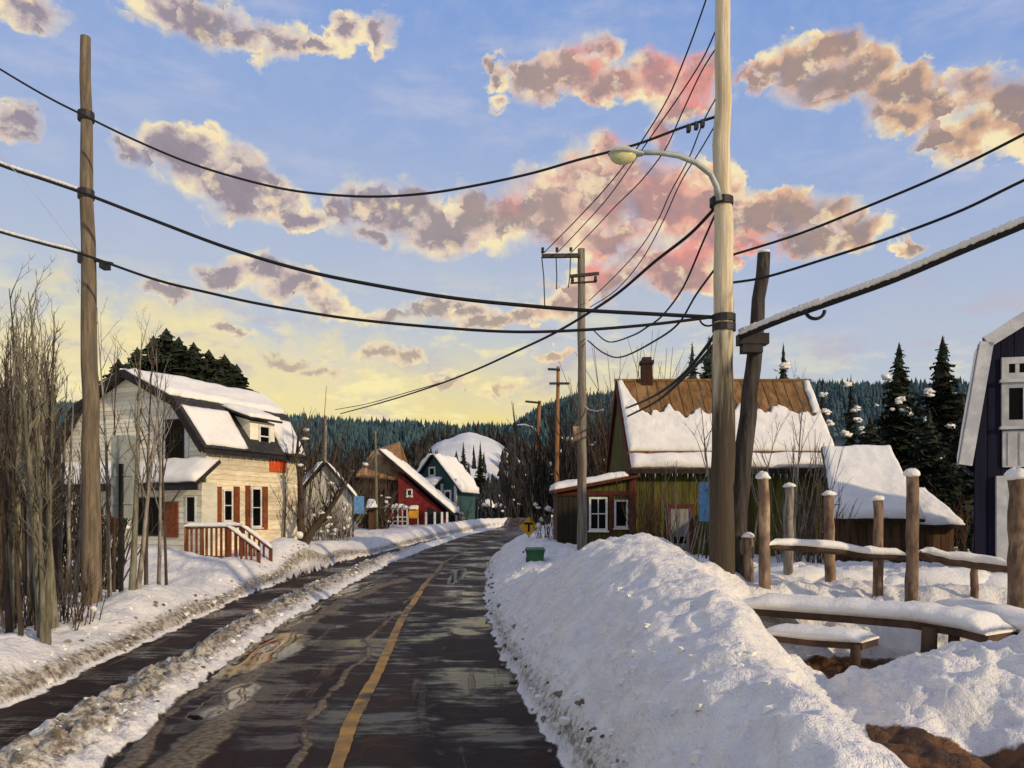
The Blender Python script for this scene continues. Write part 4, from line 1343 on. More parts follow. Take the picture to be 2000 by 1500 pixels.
# ================================================================== navy barn at the right edge
def barn():
    Y0 = 15.6
    w = Wall(((1902 - 1000) / F * Y0, Y0), (1, -0.22), (-0.22, -1))
    BD = Vector((0.70, 1.0, 0)).normalized()
    wp = w.p
    w.p = lambda s, z, o=0.0: wp(s, z, o) if o > -1 else wp(s, z, 0) - BD * o
    xl = w.O.x
    h = thing('navy_barn', 'dark navy gambrel barn with pale grey roof edge, at the right edge of the view', 'barn', (xl, Y0, 0.9))
    Wd = 8.6
    z_e = w.hit(1890, 888)[1]
    s_k, z_k = w.hit(1926, 682)
    zr = z_k + 2.6
    prof = [(0, 0.3), (0, z_e - 0.1), (s_k, z_k), (Wd / 2, zr), (Wd - s_k, z_k), (Wd, z_e - 0.1), (Wd, 0.3)]
    n = len(prof)
    mb = MB()
    mb.add([w.p(s, z, 0) for s, z in prof] + [w.p(s, z, -4.3) for s, z in prof], [tuple(range(n)), tuple(range(n, 2 * n))[::-1]] + [(i, (i + 1) % n, n + (i + 1) % n, n + i) for i in range(n)])
    mb.build('wall', M['navy'], h)

    def ztop(s):
        s = min(s, Wd - s)
        if s < s_k: return z_e - 0.1 + (z_k - z_e + 0.1) * s / s_k
        return z_k + (zr - z_k) * (s - s_k) / (Wd / 2 - s_k)
    vboards(h, w, 0.0, Wd, 0.24, lambda s: (0.6, ztop(s) - 0.02), M['navy'])
    # roof planes with pale verge boards
    for sgn in (1, -1):
        m = lambda s: s if sgn > 0 else Wd - s
        for (s0, z0, s1, z1) in ((-0.28, z_e - 0.25, s_k - 0.12, z_k + 0.05), (s_k - 0.12, z_k + 0.05, Wd / 2, zr + 0.12)):
            a, b = w.p(m(s0), z0, 0.34), w.p(m(s1), z1, 0.34)
            c, d = w.p(m(s1), z1, -4.5), w.p(m(s0), z0, -4.5)
            nr = (b - a).cross(d - a).normalized()
            if nr.z < 0: nr = -nr
            rf = MB().poly([a, b, c, d], nr * 0.12).build('roof_slope', M['roofdark'], h)
            snow_sheet(a + nr * 0.125, b + nr * 0.125, c + nr * 0.125, d + nr * 0.125, 0.06, rf, 14, 30, (0.02, 0.02, 0.02, 0.02), 'snow', seed=51)
            MB().beam(w.p(m(s0), z0 + 0.02, 0.37), w.p(m(s1), z1 + 0.02, 0.37), 0.07, 0.24).build('rake_board', M['greytrim'], h)
    # white framed windows & panels
    for k, r in enumerate([(1953, 700, 2046, 740), (1953, 747, 2046, 832)]):
        q = w.rect(*r)
        window(h, w, *q, M['greytrim'], t=0.13, mullion_v=2 if k == 0 else 1, mullion_h=0, o=0.09)
    q = w.rect(1955, 842, 2046, 912)
    mb = MB()
    w.box(mb, *q, 0.04, 0.08)
    pn = mb.build('panel', M['greytrim'], h)
    for i in range(4):
        s = q[0] + (q[1] - q[0]) * (i + 0.5) / 4
        mb = MB()
        w.box(mb, s - 0.015, s + 0.015, q[2] + 0.04, q[3] - 0.04, 0.08, 0.095)
        mb.build('batten', M['greytrim'], pn)
    q = w.rect(1942, 930, 1962, 1082)
    mb = MB()
    w.box(mb, q[0], q[1], 0.8, q[3], 0.045, 0.12)
    mb.build('door_frame', M['greytrim'], h)
    q2 = w.rect(1964, 935, 2110, 1082)
    for i in range(6):
        s = q2[0] + i * 0.25
        mb = MB()
        w.box(mb, s, s + 0.24, 0.8, q2[3], 0.042, 0.075)
        mb.build('door_board', M['greytrim'], h)
    q = w.rect(1914, 955, 1918, 962)


barn()


# ================================================================== distant houses across the bend
def gable_house(name, label, wallm, P0, P1, depthv, z0, ze, zr, roofm=None, cat='house', seed=1, left_over=0.25, snow_th=0.25, trim=None):
    """gable front between plan points P0 (left) and P1 (right), running back by vector depthv"""
    P0, P1, D = Vector((*P0, 0)), Vector((*P1, 0)), Vector((*depthv, 0))
    s = (P1 - P0).normalized()
    n = Vector((s.y, -s.x, 0))
    w = Wall(P0, s, n)
    wd = (P1 - P0).length
    h = thing(name, label, cat, ((P0.x + P1.x) / 2, (P0.y + P1.y) / 2, z0))
    prof = [(0, z0 - 0.5), (0, ze), (wd / 2, zr), (wd, ze), (wd, z0 - 0.5)]
    f0 = [w.p(a, z) for a, z in prof]
    f1 = [w.p(a, z) + D for a, z in prof]
    MB().add(f0 + f1, [(4, 3, 2, 1, 0), (5, 6, 7, 8, 9)] + [(i, (i + 1) % 5, 5 + (i + 1) % 5, 5 + i) for i in range(5)]).build('wall', wallm, h)
    for sgn in (0, 1):
        sl = (zr - ze) / (wd / 2)
        e = -left_over if sgn == 0 else wd + left_over
        a, b = w.p(e, ze - sl * left_over, 0.35), w.p(wd / 2, zr, 0.35)
        c, d = b + D * 1.04, a + D * 1.04
        nr = (b - a).cross(d - a).normalized()
        if nr.z < 0: nr = -nr
        rf = MB().poly([a, b, c, d], nr * 0.12).build('roof_slope', roofm or M['dark'], h)
        snow_sheet(a + nr * .125, b + nr * .125, c + nr * .125, d + nr * .125, snow_th, rf, 14, 14, (0.05, 0, 0.05, 0.05), 'snow', seed=seed + sgn)
        if trim:
            MB().beam(a - Vector((0, 0, 0.02)) + n * 0.03, b - Vector((0, 0, 0.02)) + n * 0.03, 0.06, 0.22).build('rake_board', trim, h)
    return h, w, wd


def XY(px, Y): return ((px - 1000) / F * Y, Y)


def far_houses():
    # teal house
    h, w, wd = gable_house('teal_house', 'dark teal gable house with white trimmed windows and thick snow roof, at the road bend', M['teal'], XY(806, 73.5), XY(893, 70), (1.3, 6.5), 0.9, 4.6, 7.5, seed=61, snow_th=0.45, left_over=0.7)
    q = w.rect(838, 912, 851, 930)
    window(h, w, *q, M['white'], t=0.16, mullion_h=0, o=0.08, label=None)
    q = w.rect(868, 957, 882, 985)
    window(h, w, *q, M['white'], t=0.18, mullion_h=0, o=0.08)
    for r in ((888, 935, 893, 1022), (862, 945, 866, 990)):
        q = w.rect(*r)
        mb = MB()
        w.box(mb, *q, 0.01, 0.1)
        mb.build('corner_board', M['white'], h)
    # its porch roof
    a = w.p(*w.hit(812, 948), 0)
    mb = MB()
    s0, z0 = w.hit(812, 952)
    s1, z1 = w.hit(865, 934)
    a, b, c, d = w.p(s0, z0, 1.2), w.p(s1, z0, 1.2), w.p(s1, z1, 0.02), w.p(s0, z1, 0.02)
    pr = MB().poly([a, b, c, d], Vector((0, 0, 0.08))).build('porch_roof', M['white'], h)
    k = Vector((0, 0, 0.085))
    snow_sheet(a + k, b + k, c + k, d + k, 0.2, pr, 12, 8, (0, 0, 0, 0), 'snow', seed=63)
    for s in (s0 + 0.1, s1 - 0.1):
        MB().beam(w.p(s, 0.8, 1.1), w.p(s, z0, 1.1), 0.16, 0.16).build('porch_post', M['white'], h)
    # windows of the side wall
        # red house, long catslide roof falling to the right
    Y = 62.0
    X = lambda px: (px - 1000) / F * Y
    Z = lambda py: EYE - (py - 1000) / F * Y
    h = thing('red_house', 'barn red house with a long snowy roof slanting right, beside the teal house', 'house', (X(830), Y, 0.8))
    top, lowr = (742, 880), (884, 1001)
    prof = [(X(778), 0.3), (X(778), Z(921)), (X(800), Z(940)), (X(866), Z(1000)), (X(866), 0.3)]
    MB().add([(x, Y, z) for x, z in prof] + [(x, Y + 6, z) for x, z in prof], [(4, 3, 2, 1, 0), (5, 6, 7, 8, 9)] + [(i, (i + 1) % 5, 5 + (i + 1) % 5, 5 + i) for i in range(5)]).build('wall', M['red'], h)
    w = Wall((X(700), Y), (1, 0), (0, -1))
    a, b = Vector((X(740), Y - 0.4, Z(882))), Vector((X(886), Y - 0.4, Z(1006)))
    D = Vector((0, 6.8, 0))
    rf = MB().poly([a, b, b + D, a + D], Vector((0.05, 0, 0.14))).build('roof_slope', M['dark'], h)
    k = Vector((0.06, 0, 0.145))
    snow_sheet(a + k, b + k, b + D + k, a + D + k, 0.34, rf, 30, 14, (0.05, 0.1, 0.05, 0.05), 'snow', seed=71)
    window(h, w, *w.rect(794, 955, 806, 970), M['white'], t=0.11, mullion_h=0, o=0.08)
    MB().add([(X(834), Y - 0.02, 0.5), (X(862), Y - 0.02, 0.5), (X(862), Y - 0.02, Z(1000)), (X(834), Y - 0.02, Z(990))], [(0, 1, 2, 3)]).build('porch_shade_sheet', M['dark'], h)  # flat dark sheet on the wall, standing for the shade inside the porch
    for px in (833, 850, 864, 874):
        MB().beam((X(px), Y - 0.3, 0.4), (X(px), Y - 0.3, Z(1000)), 0.16, 0.16).build('porch_post', M['white'], h)
    # brown thatched-looking barn left of it
    h = thing('tan_roof_barn', 'weathered barn with bare tan brown roof, left of the red house', 'barn', (X(750), Y + 1, 0.8))
    z0 = 0.3
    Yb = Y + 0.8
    X2 = lambda px: (px - 1000) / F * Yb
    Z2 = lambda py: EYE - (py - 1000) / F * Yb
    MB().box(X2(706), X2(792), Yb, Yb + 5, 0.2, Z2(935)).build('wall', M['brownwall'], h)
    a, b = Vector((X2(698), Yb - 0.5, Z2(932))), Vector((X2(792), Yb - 0.5, Z2(940)))
    c, d = Vector((X2(768) + 0.1, Yb + 3, Z2(870) + 0.45)), Vector((X2(716), Yb + 3, Z2(885) + 0.3))
    MB().poly([a, b, c, d], Vector((0, -0.1, 0.14))).build('roof_slope', M['tan'], h)
    e, f_ = Vector((X2(792), Yb + 6, Z2(940))), Vector((X2(698), Yb + 6, Z2(932)))
    MB().poly([d, c, e, f_], Vector((0, 0.1, 0.14))).build('roof_slope', M['tan'], h)
    ww = Wall((X2(700), Yb), (1, 0), (0, -1))
    for r in ((740, 955, 752, 975), (765, 950, 780, 972)):
        window(h, ww, *ww.rect(*r), M['dark'], t=0.1, mullion_h=0, o=0.06, sill=False)
    # amber awning, lattice, small shed
    aw = thing('shop_awning', 'amber yellow cloth awning on the front of the red house', 'awning', (X(806), Y - 0.8, 1.0))
    a, b = Vector((X(800), Y - 0.05, Z(990))), Vector((X(818), Y - 0.05, Z(990)))
    MB().poly([a, b, Vector((X(820), Y - 0.9, Z(1012))), Vector((X(799), Y - 0.9, Z(1012)))], (0, 0, 0.05)).build('canopy', M['amber'], aw)
    snow_sheet(a + Vector((0, 0, .06)), b + Vector((0, 0, .06)), b + Vector((0, -0.5, -.2)), a + Vector((0, -0.5, -.2)), 0.12, aw, 8, 6, seed=73)
    for px in (800, 819):
        MB().beam((X(px), Y - 0.85, 0.7), (X(px), Y - 0.85, Z(1012)), 0.07, 0.07).build('leg', M['white'], aw)
    lt = thing('garden_trellis', 'white garden lattice with snow on its top rail, in front of the tan roofed barn', 'trellis', (X(780), 57, 0.8))
    Yt = 57.0
    Xt = lambda px: (px - 1000) / F * Yt
    Zt = lambda py: EYE - (py - 1000) / F * Yt
    for px in (752, 767, 777, 786, 795):
        MB().beam((Xt(px), Yt, 0.5), (Xt(px), Yt, Zt(992)), 0.09, 0.09).build('post', M['white'], lt)
    for py in (994, 1010, 1018):
        MB().beam((Xt(752 if py < 1000 else 766), Yt - 0.06, Zt(py)), (Xt(796), Yt - 0.06, Zt(py)), 0.04, 0.07).build('rail', M['white'], lt)
    snow_on_beam((Xt(750), Yt, Zt(992)), (Xt(798), Yt, Zt(992)), 0.3, 0.28, lt, seed=5)
    sh = shed('snowy_hut', 'tiny dark hut with a rounded snow roof, right of the blue roadside sign', 714, 738, 718, 734, 52, 995, 53.6, 984, 0.8, M['brownwall'], cat='hut', bw=0.3, th=0.3, snowseed=75, jag=0)
    rb = MB().blob((Xt(764), 55.5, Zt(1010)), (0.25, 0.2, 0.2), 8, 6, 0.2, 3).blob((Xt(770), 55.5, Zt(1006)), (0.2, 0.2, 0.15), 8, 6, 0.2, 4)
    rb.tube([(Xt(766), 55.5, 0.6), (Xt(766), 55.5, Zt(1008))], 0.04, 5)
    tag(rb.build('red_bush', M['redberry']), 'small clump of red berries on a stem, in front of the white trellis', 'bush')
    # whitewashed cottage behind the twisted tree
    Yc = 44.0
    h, w, wd = gable_house('white_cottage', 'low whitewashed gable cottage half hidden behind the snowy twisted tree', M['whitewash'], XY(584, Yc), XY(690, Yc), (-2.2, 7), 0.7, EYE - (968 - 1000) / F * Yc, EYE - (905 - 1000) / F * Yc, seed=77, snow_th=0.18)
    vb = lambda s: (0.6, (lambda t: w.hit(584, 968)[1] + (w.hit(637, 905)[1] - w.hit(584, 968)[1]) * t)(1 - abs(s / (wd / 2) - 1)) - 0.02)
    vboards(h, w, 0, wd, 0.31, vb, M['whitewash'])


far_houses()


def icicles(parent, a, b, n, seed):
    R = random.Random(seed)
    a, b = Vector(a), Vector(b)
    for i in range(n):
        p = a.lerp(b, (i + R.random()) / n)
        L = R.uniform(.06, .26)
        MB().tube([p + Vector((0, 0, .03)), p - Vector((0, 0, L * .5)), p - Vector((0, 0, L))], [.016, .010, .002], 5).build('icicle', M['ice'], parent, smooth=True)


M['ice'] = mat('ice', (0.62, 0.68, 0.74), None, rough=0.15, bump=0, spec=0.5)
gh = bpy.data.objects['green_house']
icicles(gh, (4.5, 27.53, 3.62), (11.6, 27.53, 3.62), 34, 3)
ch_ = bpy.data.objects['gambrel_house']
icicles(ch_, (-10.95, 27.95, 4.33), (-9.0, 32.6, 4.33), 20, 4)


# ================================================================== utility poles
def pole(name, label, base, top, r0, r1, m, group=None):
    h = thing(name, label, 'utility pole', base, group)
    base, top = Vector(base), Vector(top)
    pts, rad = [], []
    R = random.Random(int(abs(base.x) * 100))
    n = 14
    for i in range(n + 1):
        t = i / n
        p = base.lerp(top, t)
        p += Vector((R.uniform(-1, 1), R.uniform(-1, 1), 0)) * r0 * 0.10
        if i == 0: p.z -= 0.8
        pts.append(p)
        rad.append((r0 + (r1 - r0) * t ** 0.8) * R.uniform(0.96, 1.04))
    MB().tube(pts, rad, 14).build('shaft', m, h, smooth=True)
    return h


def insulator(c, par, s=1.0):
    MB().tube([Vector(c), Vector(c) + Vector((0, 0, 0.06 * s)), Vector(c) + Vector((0, 0, 0.12 * s)), Vector(c) + Vector((0, 0, 0.2 * s))], [0.03 * s, 0.06 * s, 0.045 * s, 0.05 * s], 8).build('insulator', M['iron'], par, smooth=True)


YL, YR_, YP3, YP4, YP5 = 15.5, 12.9, 24.6, 50.0, 64.0
lp = pole('utility_pole', 'tall tan wooden pole standing in the snow bank before the cream house, leftmost pole', P(182, 1192, YL), P(166, 72, YL), 0.205, 0.10, M['pole'])
for py, w_ in ((228, .34), (380, .30), (505, .42)):
    c = P(168, py, YL)
    MB().tube([c - Vector((0, 0, .09)), c + Vector((0, 0, .09))], 0.155, 12).build('clamp', M['iron'], lp)
c = P(205, 512, YL)
MB().beam(P(166, 505, YL), P(220, 515, YL - 0.1), 0.05, 0.05).build('bracket', M['iron'], lp)
MB().box(c.x - .07, c.x + .07, c.y - .1, c.y + .1, c.z - .14, c.z - 0.02).build('splice_box', M['iron'], lp)

rp = pole('utility_pole', 'tallest pale pole carrying the curved street lamp arm', P(1413, 1135, YR_), P(1410, -60, YR_), 0.225, 0.115, M['poletall'])
for py in (395, 622, 640):
    c = P(1409 + (py - 395) * 0.02, py, YR_)
    MB().tube([c - Vector((0, 0, .06)), c + Vector((0, 0, .06))], 0.20, 12).build('clamp', M['iron'], rp)
dp = pole('brace_pole', 'dark tarred pole leaning against the foot of the tallest pole', P(1428, 1135, YR_ + 0.32), P(1492, 494, YR_ + 0.5), 0.20, 0.105, M['poledark'])
c = P(1473, 660, YR_ + 0.2)
MB().box(c.x - .28, c.x + .22, c.y - .12, c.y + .12, c.z - .12, c.z + .06).box(c.x - .22, c.x + .12, c.y - .10, c.y + .10, c.z - .26, c.z - .12).build('bracket', M['iron'], dp)
c = P(1492, 497, YR_ + 0.5)
MB().blob(c + Vector((0, 0, 0.03)), (0.11, 0.11, 0.05), 10, 6, 0.1, 3, 0.5).build('snow', M['snow'], dp, smooth=True)

p3 = pole('utility_pole', 'grey pole with a one sided crossarm near its top, by the green house porch', P(1137, 1075, YP3), P(1135, 486, YP3), 0.17, 0.115, M['polepale'])
MB().beam(P(1058, 500, YP3 - 0.1), P(1132, 499, YP3 - 0.1), 0.12, 0.12).build('crossarm', M['poledark'], p3)
snow_on_beam(P(1058, 497, YP3 - 0.1), P(1130, 496, YP3 - 0.1), 0.13, 0.06, p3)
MB().beam(P(1112, 540, YP3 - 0.1), P(1170, 534, YP3 - 0.1), 0.09, 0.09).build('crossarm', M['poledark'], p3)
MB().beam(P(1114, 553, YP3 - 0.1), P(1165, 550, YP3 - 0.1), 0.05, 0.05).build('brace', M['iron'], p3)
for px in (1060, 1088, 1115):
    insulator(P(px, 496, YP3 - 0.1), p3)
for px in (1118, 1163):
    insulator(P(px, 552, YP3 - 0.1), p3)
for px, px2, py2 in ((1058, 1064, 600), (1086, 1087, 565), (1114, 1110, 562)):
    MB().tube([P(px, 502, YP3 - .12), P((px + px2) / 2 + 1, 540, YP3 - .12), P(px2, py2, YP3 - .12)], 0.018, 5).build('hanging_lead', M['wire'], p3)

p4 = pole('utility_pole', 'thin brown pole with two short crossarms, second farthest on the right of the road', P(1086, 1040, YP4), P(1090, 716, YP4), 0.17, 0.11, M['poleora'])
MB().beam(P(1070, 721, YP4 - .2), P(1094, 722, YP4 - .2), 0.12, 0.14).build('crossarm', M['poledark'], p4)
MB().beam(P(1073, 749, YP4 - .2), P(1112, 749, YP4 - .2), 0.12, 0.14).build('crossarm', M['poledark'], p4)
p5 = pole('utility_pole', 'orange brown leaning pole with one short crossarm, farthest on the right of the road', P(1040, 1035, YP5), P(1054, 783, YP5), 0.22, 0.14, M['poleora'])
MB().beam(P(1026, 784, YP5 - .2), P(1056, 787, YP5 - .2), 0.14, 0.16).build('crossarm', M['poledark'], p5)
MB().tube([P(1052, 845, YP5), P(1040, 834, YP5 - .5), P(1024, 829, YP5 - 1), P(1010, 830, YP5 - 1.3)], 0.06, 6).build('lamp_arm', M['greytrim'], p5)
p6 = pole('utility_pole', 'slim pale pole behind the twisted tree on the left of the road', P(634, 1035, 47), P(636, 812, 47), 0.12, 0.08, M['barkgrey'])
p7 = pole('utility_pole', 'slim dark pole in front of the tan roofed barn on the left of the road', P(736, 1035, 54), P(733, 842, 54), 0.12, 0.08, M['bark'])
MB().beam(P(728, 850, 54), P(740, 850, 54), 0.1, 0.1).build('crossarm', M['poledark'], p7)
MB().beam(P(629, 822, 47), P(643, 822, 47), 0.1, 0.1).build('crossarm', M['poledark'], p6)
# small arm lamp on the grey pole
MB().tube([P(1137, 790, YP3), P(1150, 800, YP3 - .2), P(1165, 803, YP3 - .5), P(1178, 800, YP3 - .8)], 0.025, 6).build('lamp_arm', M['greytrim'], p3)
MB().box(P(1124, 850, YP3).x - .1, P(1124, 850, YP3).x + .12, YP3 - .35, YP3 - .15, P(0, 863, YP3).z, P(0, 835, YP3).z).build('meter_box', M['post'], p3)

# street lamp on its arm (part of the tall pole)
arm = [P(1405, 392, YR_ - .15), P(1400, 365, YR_ - .18), P(1388, 340, YR_ - .2), P(1360, 318, YR_ - .25), P(1325, 304, YR_ - .3), P(1285, 298, YR_ - .35), P(1245, 298, YR_ - .4)]
MB().tube(arm, [0.055, .052, .05, .048, .045, .042, .04], 8).build('lamp_arm', M['galv'], rp, smooth=True)
hx = P(1220, 302, YR_ - .4)
hd = MB()
vs, fs = [], []
for i, (t, hh, ww) in enumerate([(-1, .02, .03), (-.75, .07, .13), (-.2, .10, .17), (.4, .09, .15), (.85, .055, .09), (1.15, .04, .05)]):
    for k in range(10):
        a = pi * k / 9
        vs.append((hx.x + t * 0.27, hx.y + cos(a) * ww, hx.z + sin(a) * hh))
for i in range(5):
    for k in range(9):
        fs.append((i * 10 + k, i * 10 + k + 1, (i + 1) * 10 + k + 1, (i + 1) * 10 + k))
    fs.append((i * 10 + 9, i * 10, (i + 1) * 10, (i + 1) * 10 + 9))
hd.add(vs, fs)
lh = hd.build('lamp_head', M['galv'], rp, smooth=True)
MB().blob(hx + Vector((-0.03, 0, -0.012)), (0.225, 0.13, 0.15), 14, 10, 0.0, 1).build('lamp_lens', M['lens'], lh, smooth=True)


# ================================================================== wires
def wire(label, pts, YA, YB, r, snow=None, name='overhead_wire', cat='wire', m=None, loops=(), group=None, sub=6):
    """traced in elevation between two posts at depths YA, YB; straight in plan"""
    (ax, ay), (bx, by) = pts[0], pts[-1]
    A, B = Vector(((ax - 1000) / F * YA, YA)), Vector(((bx - 1000) / F * YB, YB))
    d = B - A

    def at(px, py):
        k = (px - 1000) / F
        den = d.x - k * d.y
        s = (k * A.y - A.x) / den if abs(den) > 1e-6 else 0
        Y = A.y + s * d.y
        return P(px, py, Y)
    # Catmull-Rom through traced points
    ps = [Vector(p) for p in pts]
    out = []
    for i in range(len(ps) - 1):
        p0, p1, p2, p3_ = ps[max(i - 1, 0)], ps[i], ps[i + 1], ps[min(i + 2, len(ps) - 1)]
        for k in range(sub):
            t = k / sub
            out.append(0.5 * ((2 * p1) + (p2 - p0) * t + (2 * p0 - 5 * p1 + 4 * p2 - p3_) * t * t + (3 * p1 - p0 - 3 * p2 + p3_) * t ** 3))
    out.append(ps[-1])
    w3 = [at(p.x, p.y) for p in out]
    mid = w3[0]
    h = thing(name, label, cat, mid, group)
    MB().tube(w3, r, 6).build('cable', m or M['wire'], h, smooth=True)
    if snow:
        x0, x1, th = snow
        seg = [p for p, q in zip(w3, out) if x0 <= q.x <= x1]
        if len(seg) > 2:
            R = random.Random(5)
            # resample finer
            fine = []
            for i in range(len(seg) - 1):
                for k in range(4):
                    fine.append(seg[i].lerp(seg[i + 1], k / 4))
            fine.append(seg[-1])
            MB().tube([p + Vector((0, 0, r * 0.9 + th * 0.5)) for p in fine], [th * R.uniform(0.75, 1.15) for _ in fine], 7).build('snow', M['snow'], h, smooth=True)
    for lx, ly, lr in loops:
        c = at(lx, ly)
        cc = []
        for k in range(13):
            a = pi + pi * k / 12 * 1.0
            cc.append(c + Vector((cos(a) * lr, 0, sin(a) * lr * 0.9)))
        MB().tube(cc, r * 0.6, 6).build('drip_loop', M['wire'], h, smooth=True)
    return h


w = wire('uppermost long wire sagging from the leftmost pole to the tallest pole above the lamp', [(-120, 60), (0, 135), (90, 188), (165, 226), (260, 272), (375, 320), (500, 357), (600, 376), (720, 384), (830, 378), (930, 362), (1040, 338), (1130, 312), (1240, 283), (1330, 250), (1404, 226)], YL, YR_, 0.022)
for px in (1345, 1360, 1372):
    c = P(px, 247 - (px - 1345) * 0.35, YR_)
    MB().box(c.x - .03, c.x + .03, c.y - .05, c.y + .05, c.z - .09, c.z + .02).build('spacer', M['iron'], w)
wire('middle long wire sagging from the leftmost pole across to the tallest pole', [(-120, 272), (0, 322), (90, 352), (165, 378), (300, 430), (450, 486), (600, 530), (760, 562), (900, 584), (1040, 598), (1140, 606), (1270, 613), (1400, 620)], YL, YR_, 0.034, snow=(-120, 155, 0.035))
wire('lowest long wire sagging from the leftmost pole across to the tallest pole', [(-120, 415), (0, 453), (90, 478), (165, 498), (300, 545), (400, 570), (520, 596), (680, 622), (850, 639), (1000, 648), (1130, 645), (1270, 634), (1400, 618)], YL, YR_, 0.027, snow=(-120, 155, 0.03), loops=[(1383, 622, 0.14)])
R0 = (1402, 15)
G2 = 'feeder wires from the tallest pole to the grey pole'
wire('leftmost feeder wire, top of the tallest pole to the tip of the crossarm', [(1392, -40), (1365, 40), (1335, 120), (1300, 200), (1240, 295), (1185, 365), (1130, 425), (1062, 494)], YR_, YP3 - .1, 0.015)
wire('middle feeder wire reaching the centre of the one sided crossarm', [(1404, 45), (1375, 110), (1335, 175), (1290, 240), (1240, 312), (1180, 395), (1088, 494)], YR_, YP3 - .1, 0.014)
wire('right feeder wire reaching the inner end of the one sided crossarm', [(1404, 86), (1370, 140), (1330, 225), (1300, 290), (1255, 350), (1200, 405), (1160, 448), (1115, 494)], YR_, YP3 - .1, 0.014)
wire('upper of two thin wires from the tallest pole to the grey pole shaft', [(1404, 182), (1375, 235), (1345, 310), (1310, 375), (1285, 430), (1250, 485), (1200, 540), (1150, 588)], YR_, YP3, 0.013)
wire('lower of two thin wires from the tallest pole to the grey pole shaft', [(1404, 232), (1370, 290), (1330, 355), (1295, 432), (1255, 505), (1205, 565), (1152, 600)], YR_, YP3, 0.013)
wire('thick cable from the lamp arm foot past the grey pole towards the left hills', [(1405, 396), (1350, 455), (1280, 510), (1210, 570), (1145, 614), (1080, 652), (1000, 690), (930, 722), (850, 753), (760, 782), (665, 808)], YR_, 47, 0.030)
wire('thin companion line fading out over the left hills below the thick cable', [(860, 748), (790, 768), (720, 788), (655, 800)], 33, 47, 0.02)
wire('slack wire hanging steeply from the lamp arm foot above the green roof', [(1404, 402), (1372, 475), (1335, 560), (1295, 615), (1262, 640), (1236, 655), (1190, 668), (1160, 646)], YR_, YP3, 0.02)
wire('deep sagging wire from the tallest pole down under the grey pole', [(1404, 515), (1360, 575), (1325, 632), (1275, 668), (1215, 697), (1180, 690), (1148, 665)], YR_, YP3, 0.021)
wire('upper thick service cable slanting from the tallest pole to the green house gable', [(1404, 642), (1370, 690), (1330, 735), (1280, 772), (1224, 797)], YR_, 29.3, 0.035)
wire('lower thick service cable slanting from the tallest pole to the green house gable', [(1404, 662), (1370, 702), (1335, 738), (1285, 782), (1226, 813)], YR_, 29.2, 0.035)
wire('upper wire climbing from the tallest pole to the right edge', [(1430, 498), (1560, 457), (1690, 405), (1850, 337), (2000, 262), (2150, 180)], YR_, 9.8, 0.020)
wire('middle wire climbing from the tallest pole to the right edge', [(1430, 552), (1500, 540), (1620, 503), (1750, 460), (1880, 410), (2000, 352), (2150, 285)], YR_, 9.8, 0.021)
wire('thick snow laden cable climbing from the brace pole bracket to the right edge', [(1445, 658), (1540, 620), (1640, 585), (1750, 545), (1880, 490), (2000, 440), (2150, 375)], YR_ + .1, 9.8, 0.048, snow=(1440, 2150, 0.062), cat='cable', name='snow_covered_cable', loops=[(1592, 606, 0.15)])
wire('long thin wire hanging in a slack loop between the thicket and the leftmost pole', [(-60, 250), (40, 345), (100, 420), (162, 500)], YL - 1, YL, 0.006, m=M['greytrim'])
wire('slack telephone wire curving in front of the green house between pale posts', [(1540, 972), (1560, 985), (1590, 990), (1640, 985)], 14.5, 13.5, 0.008)


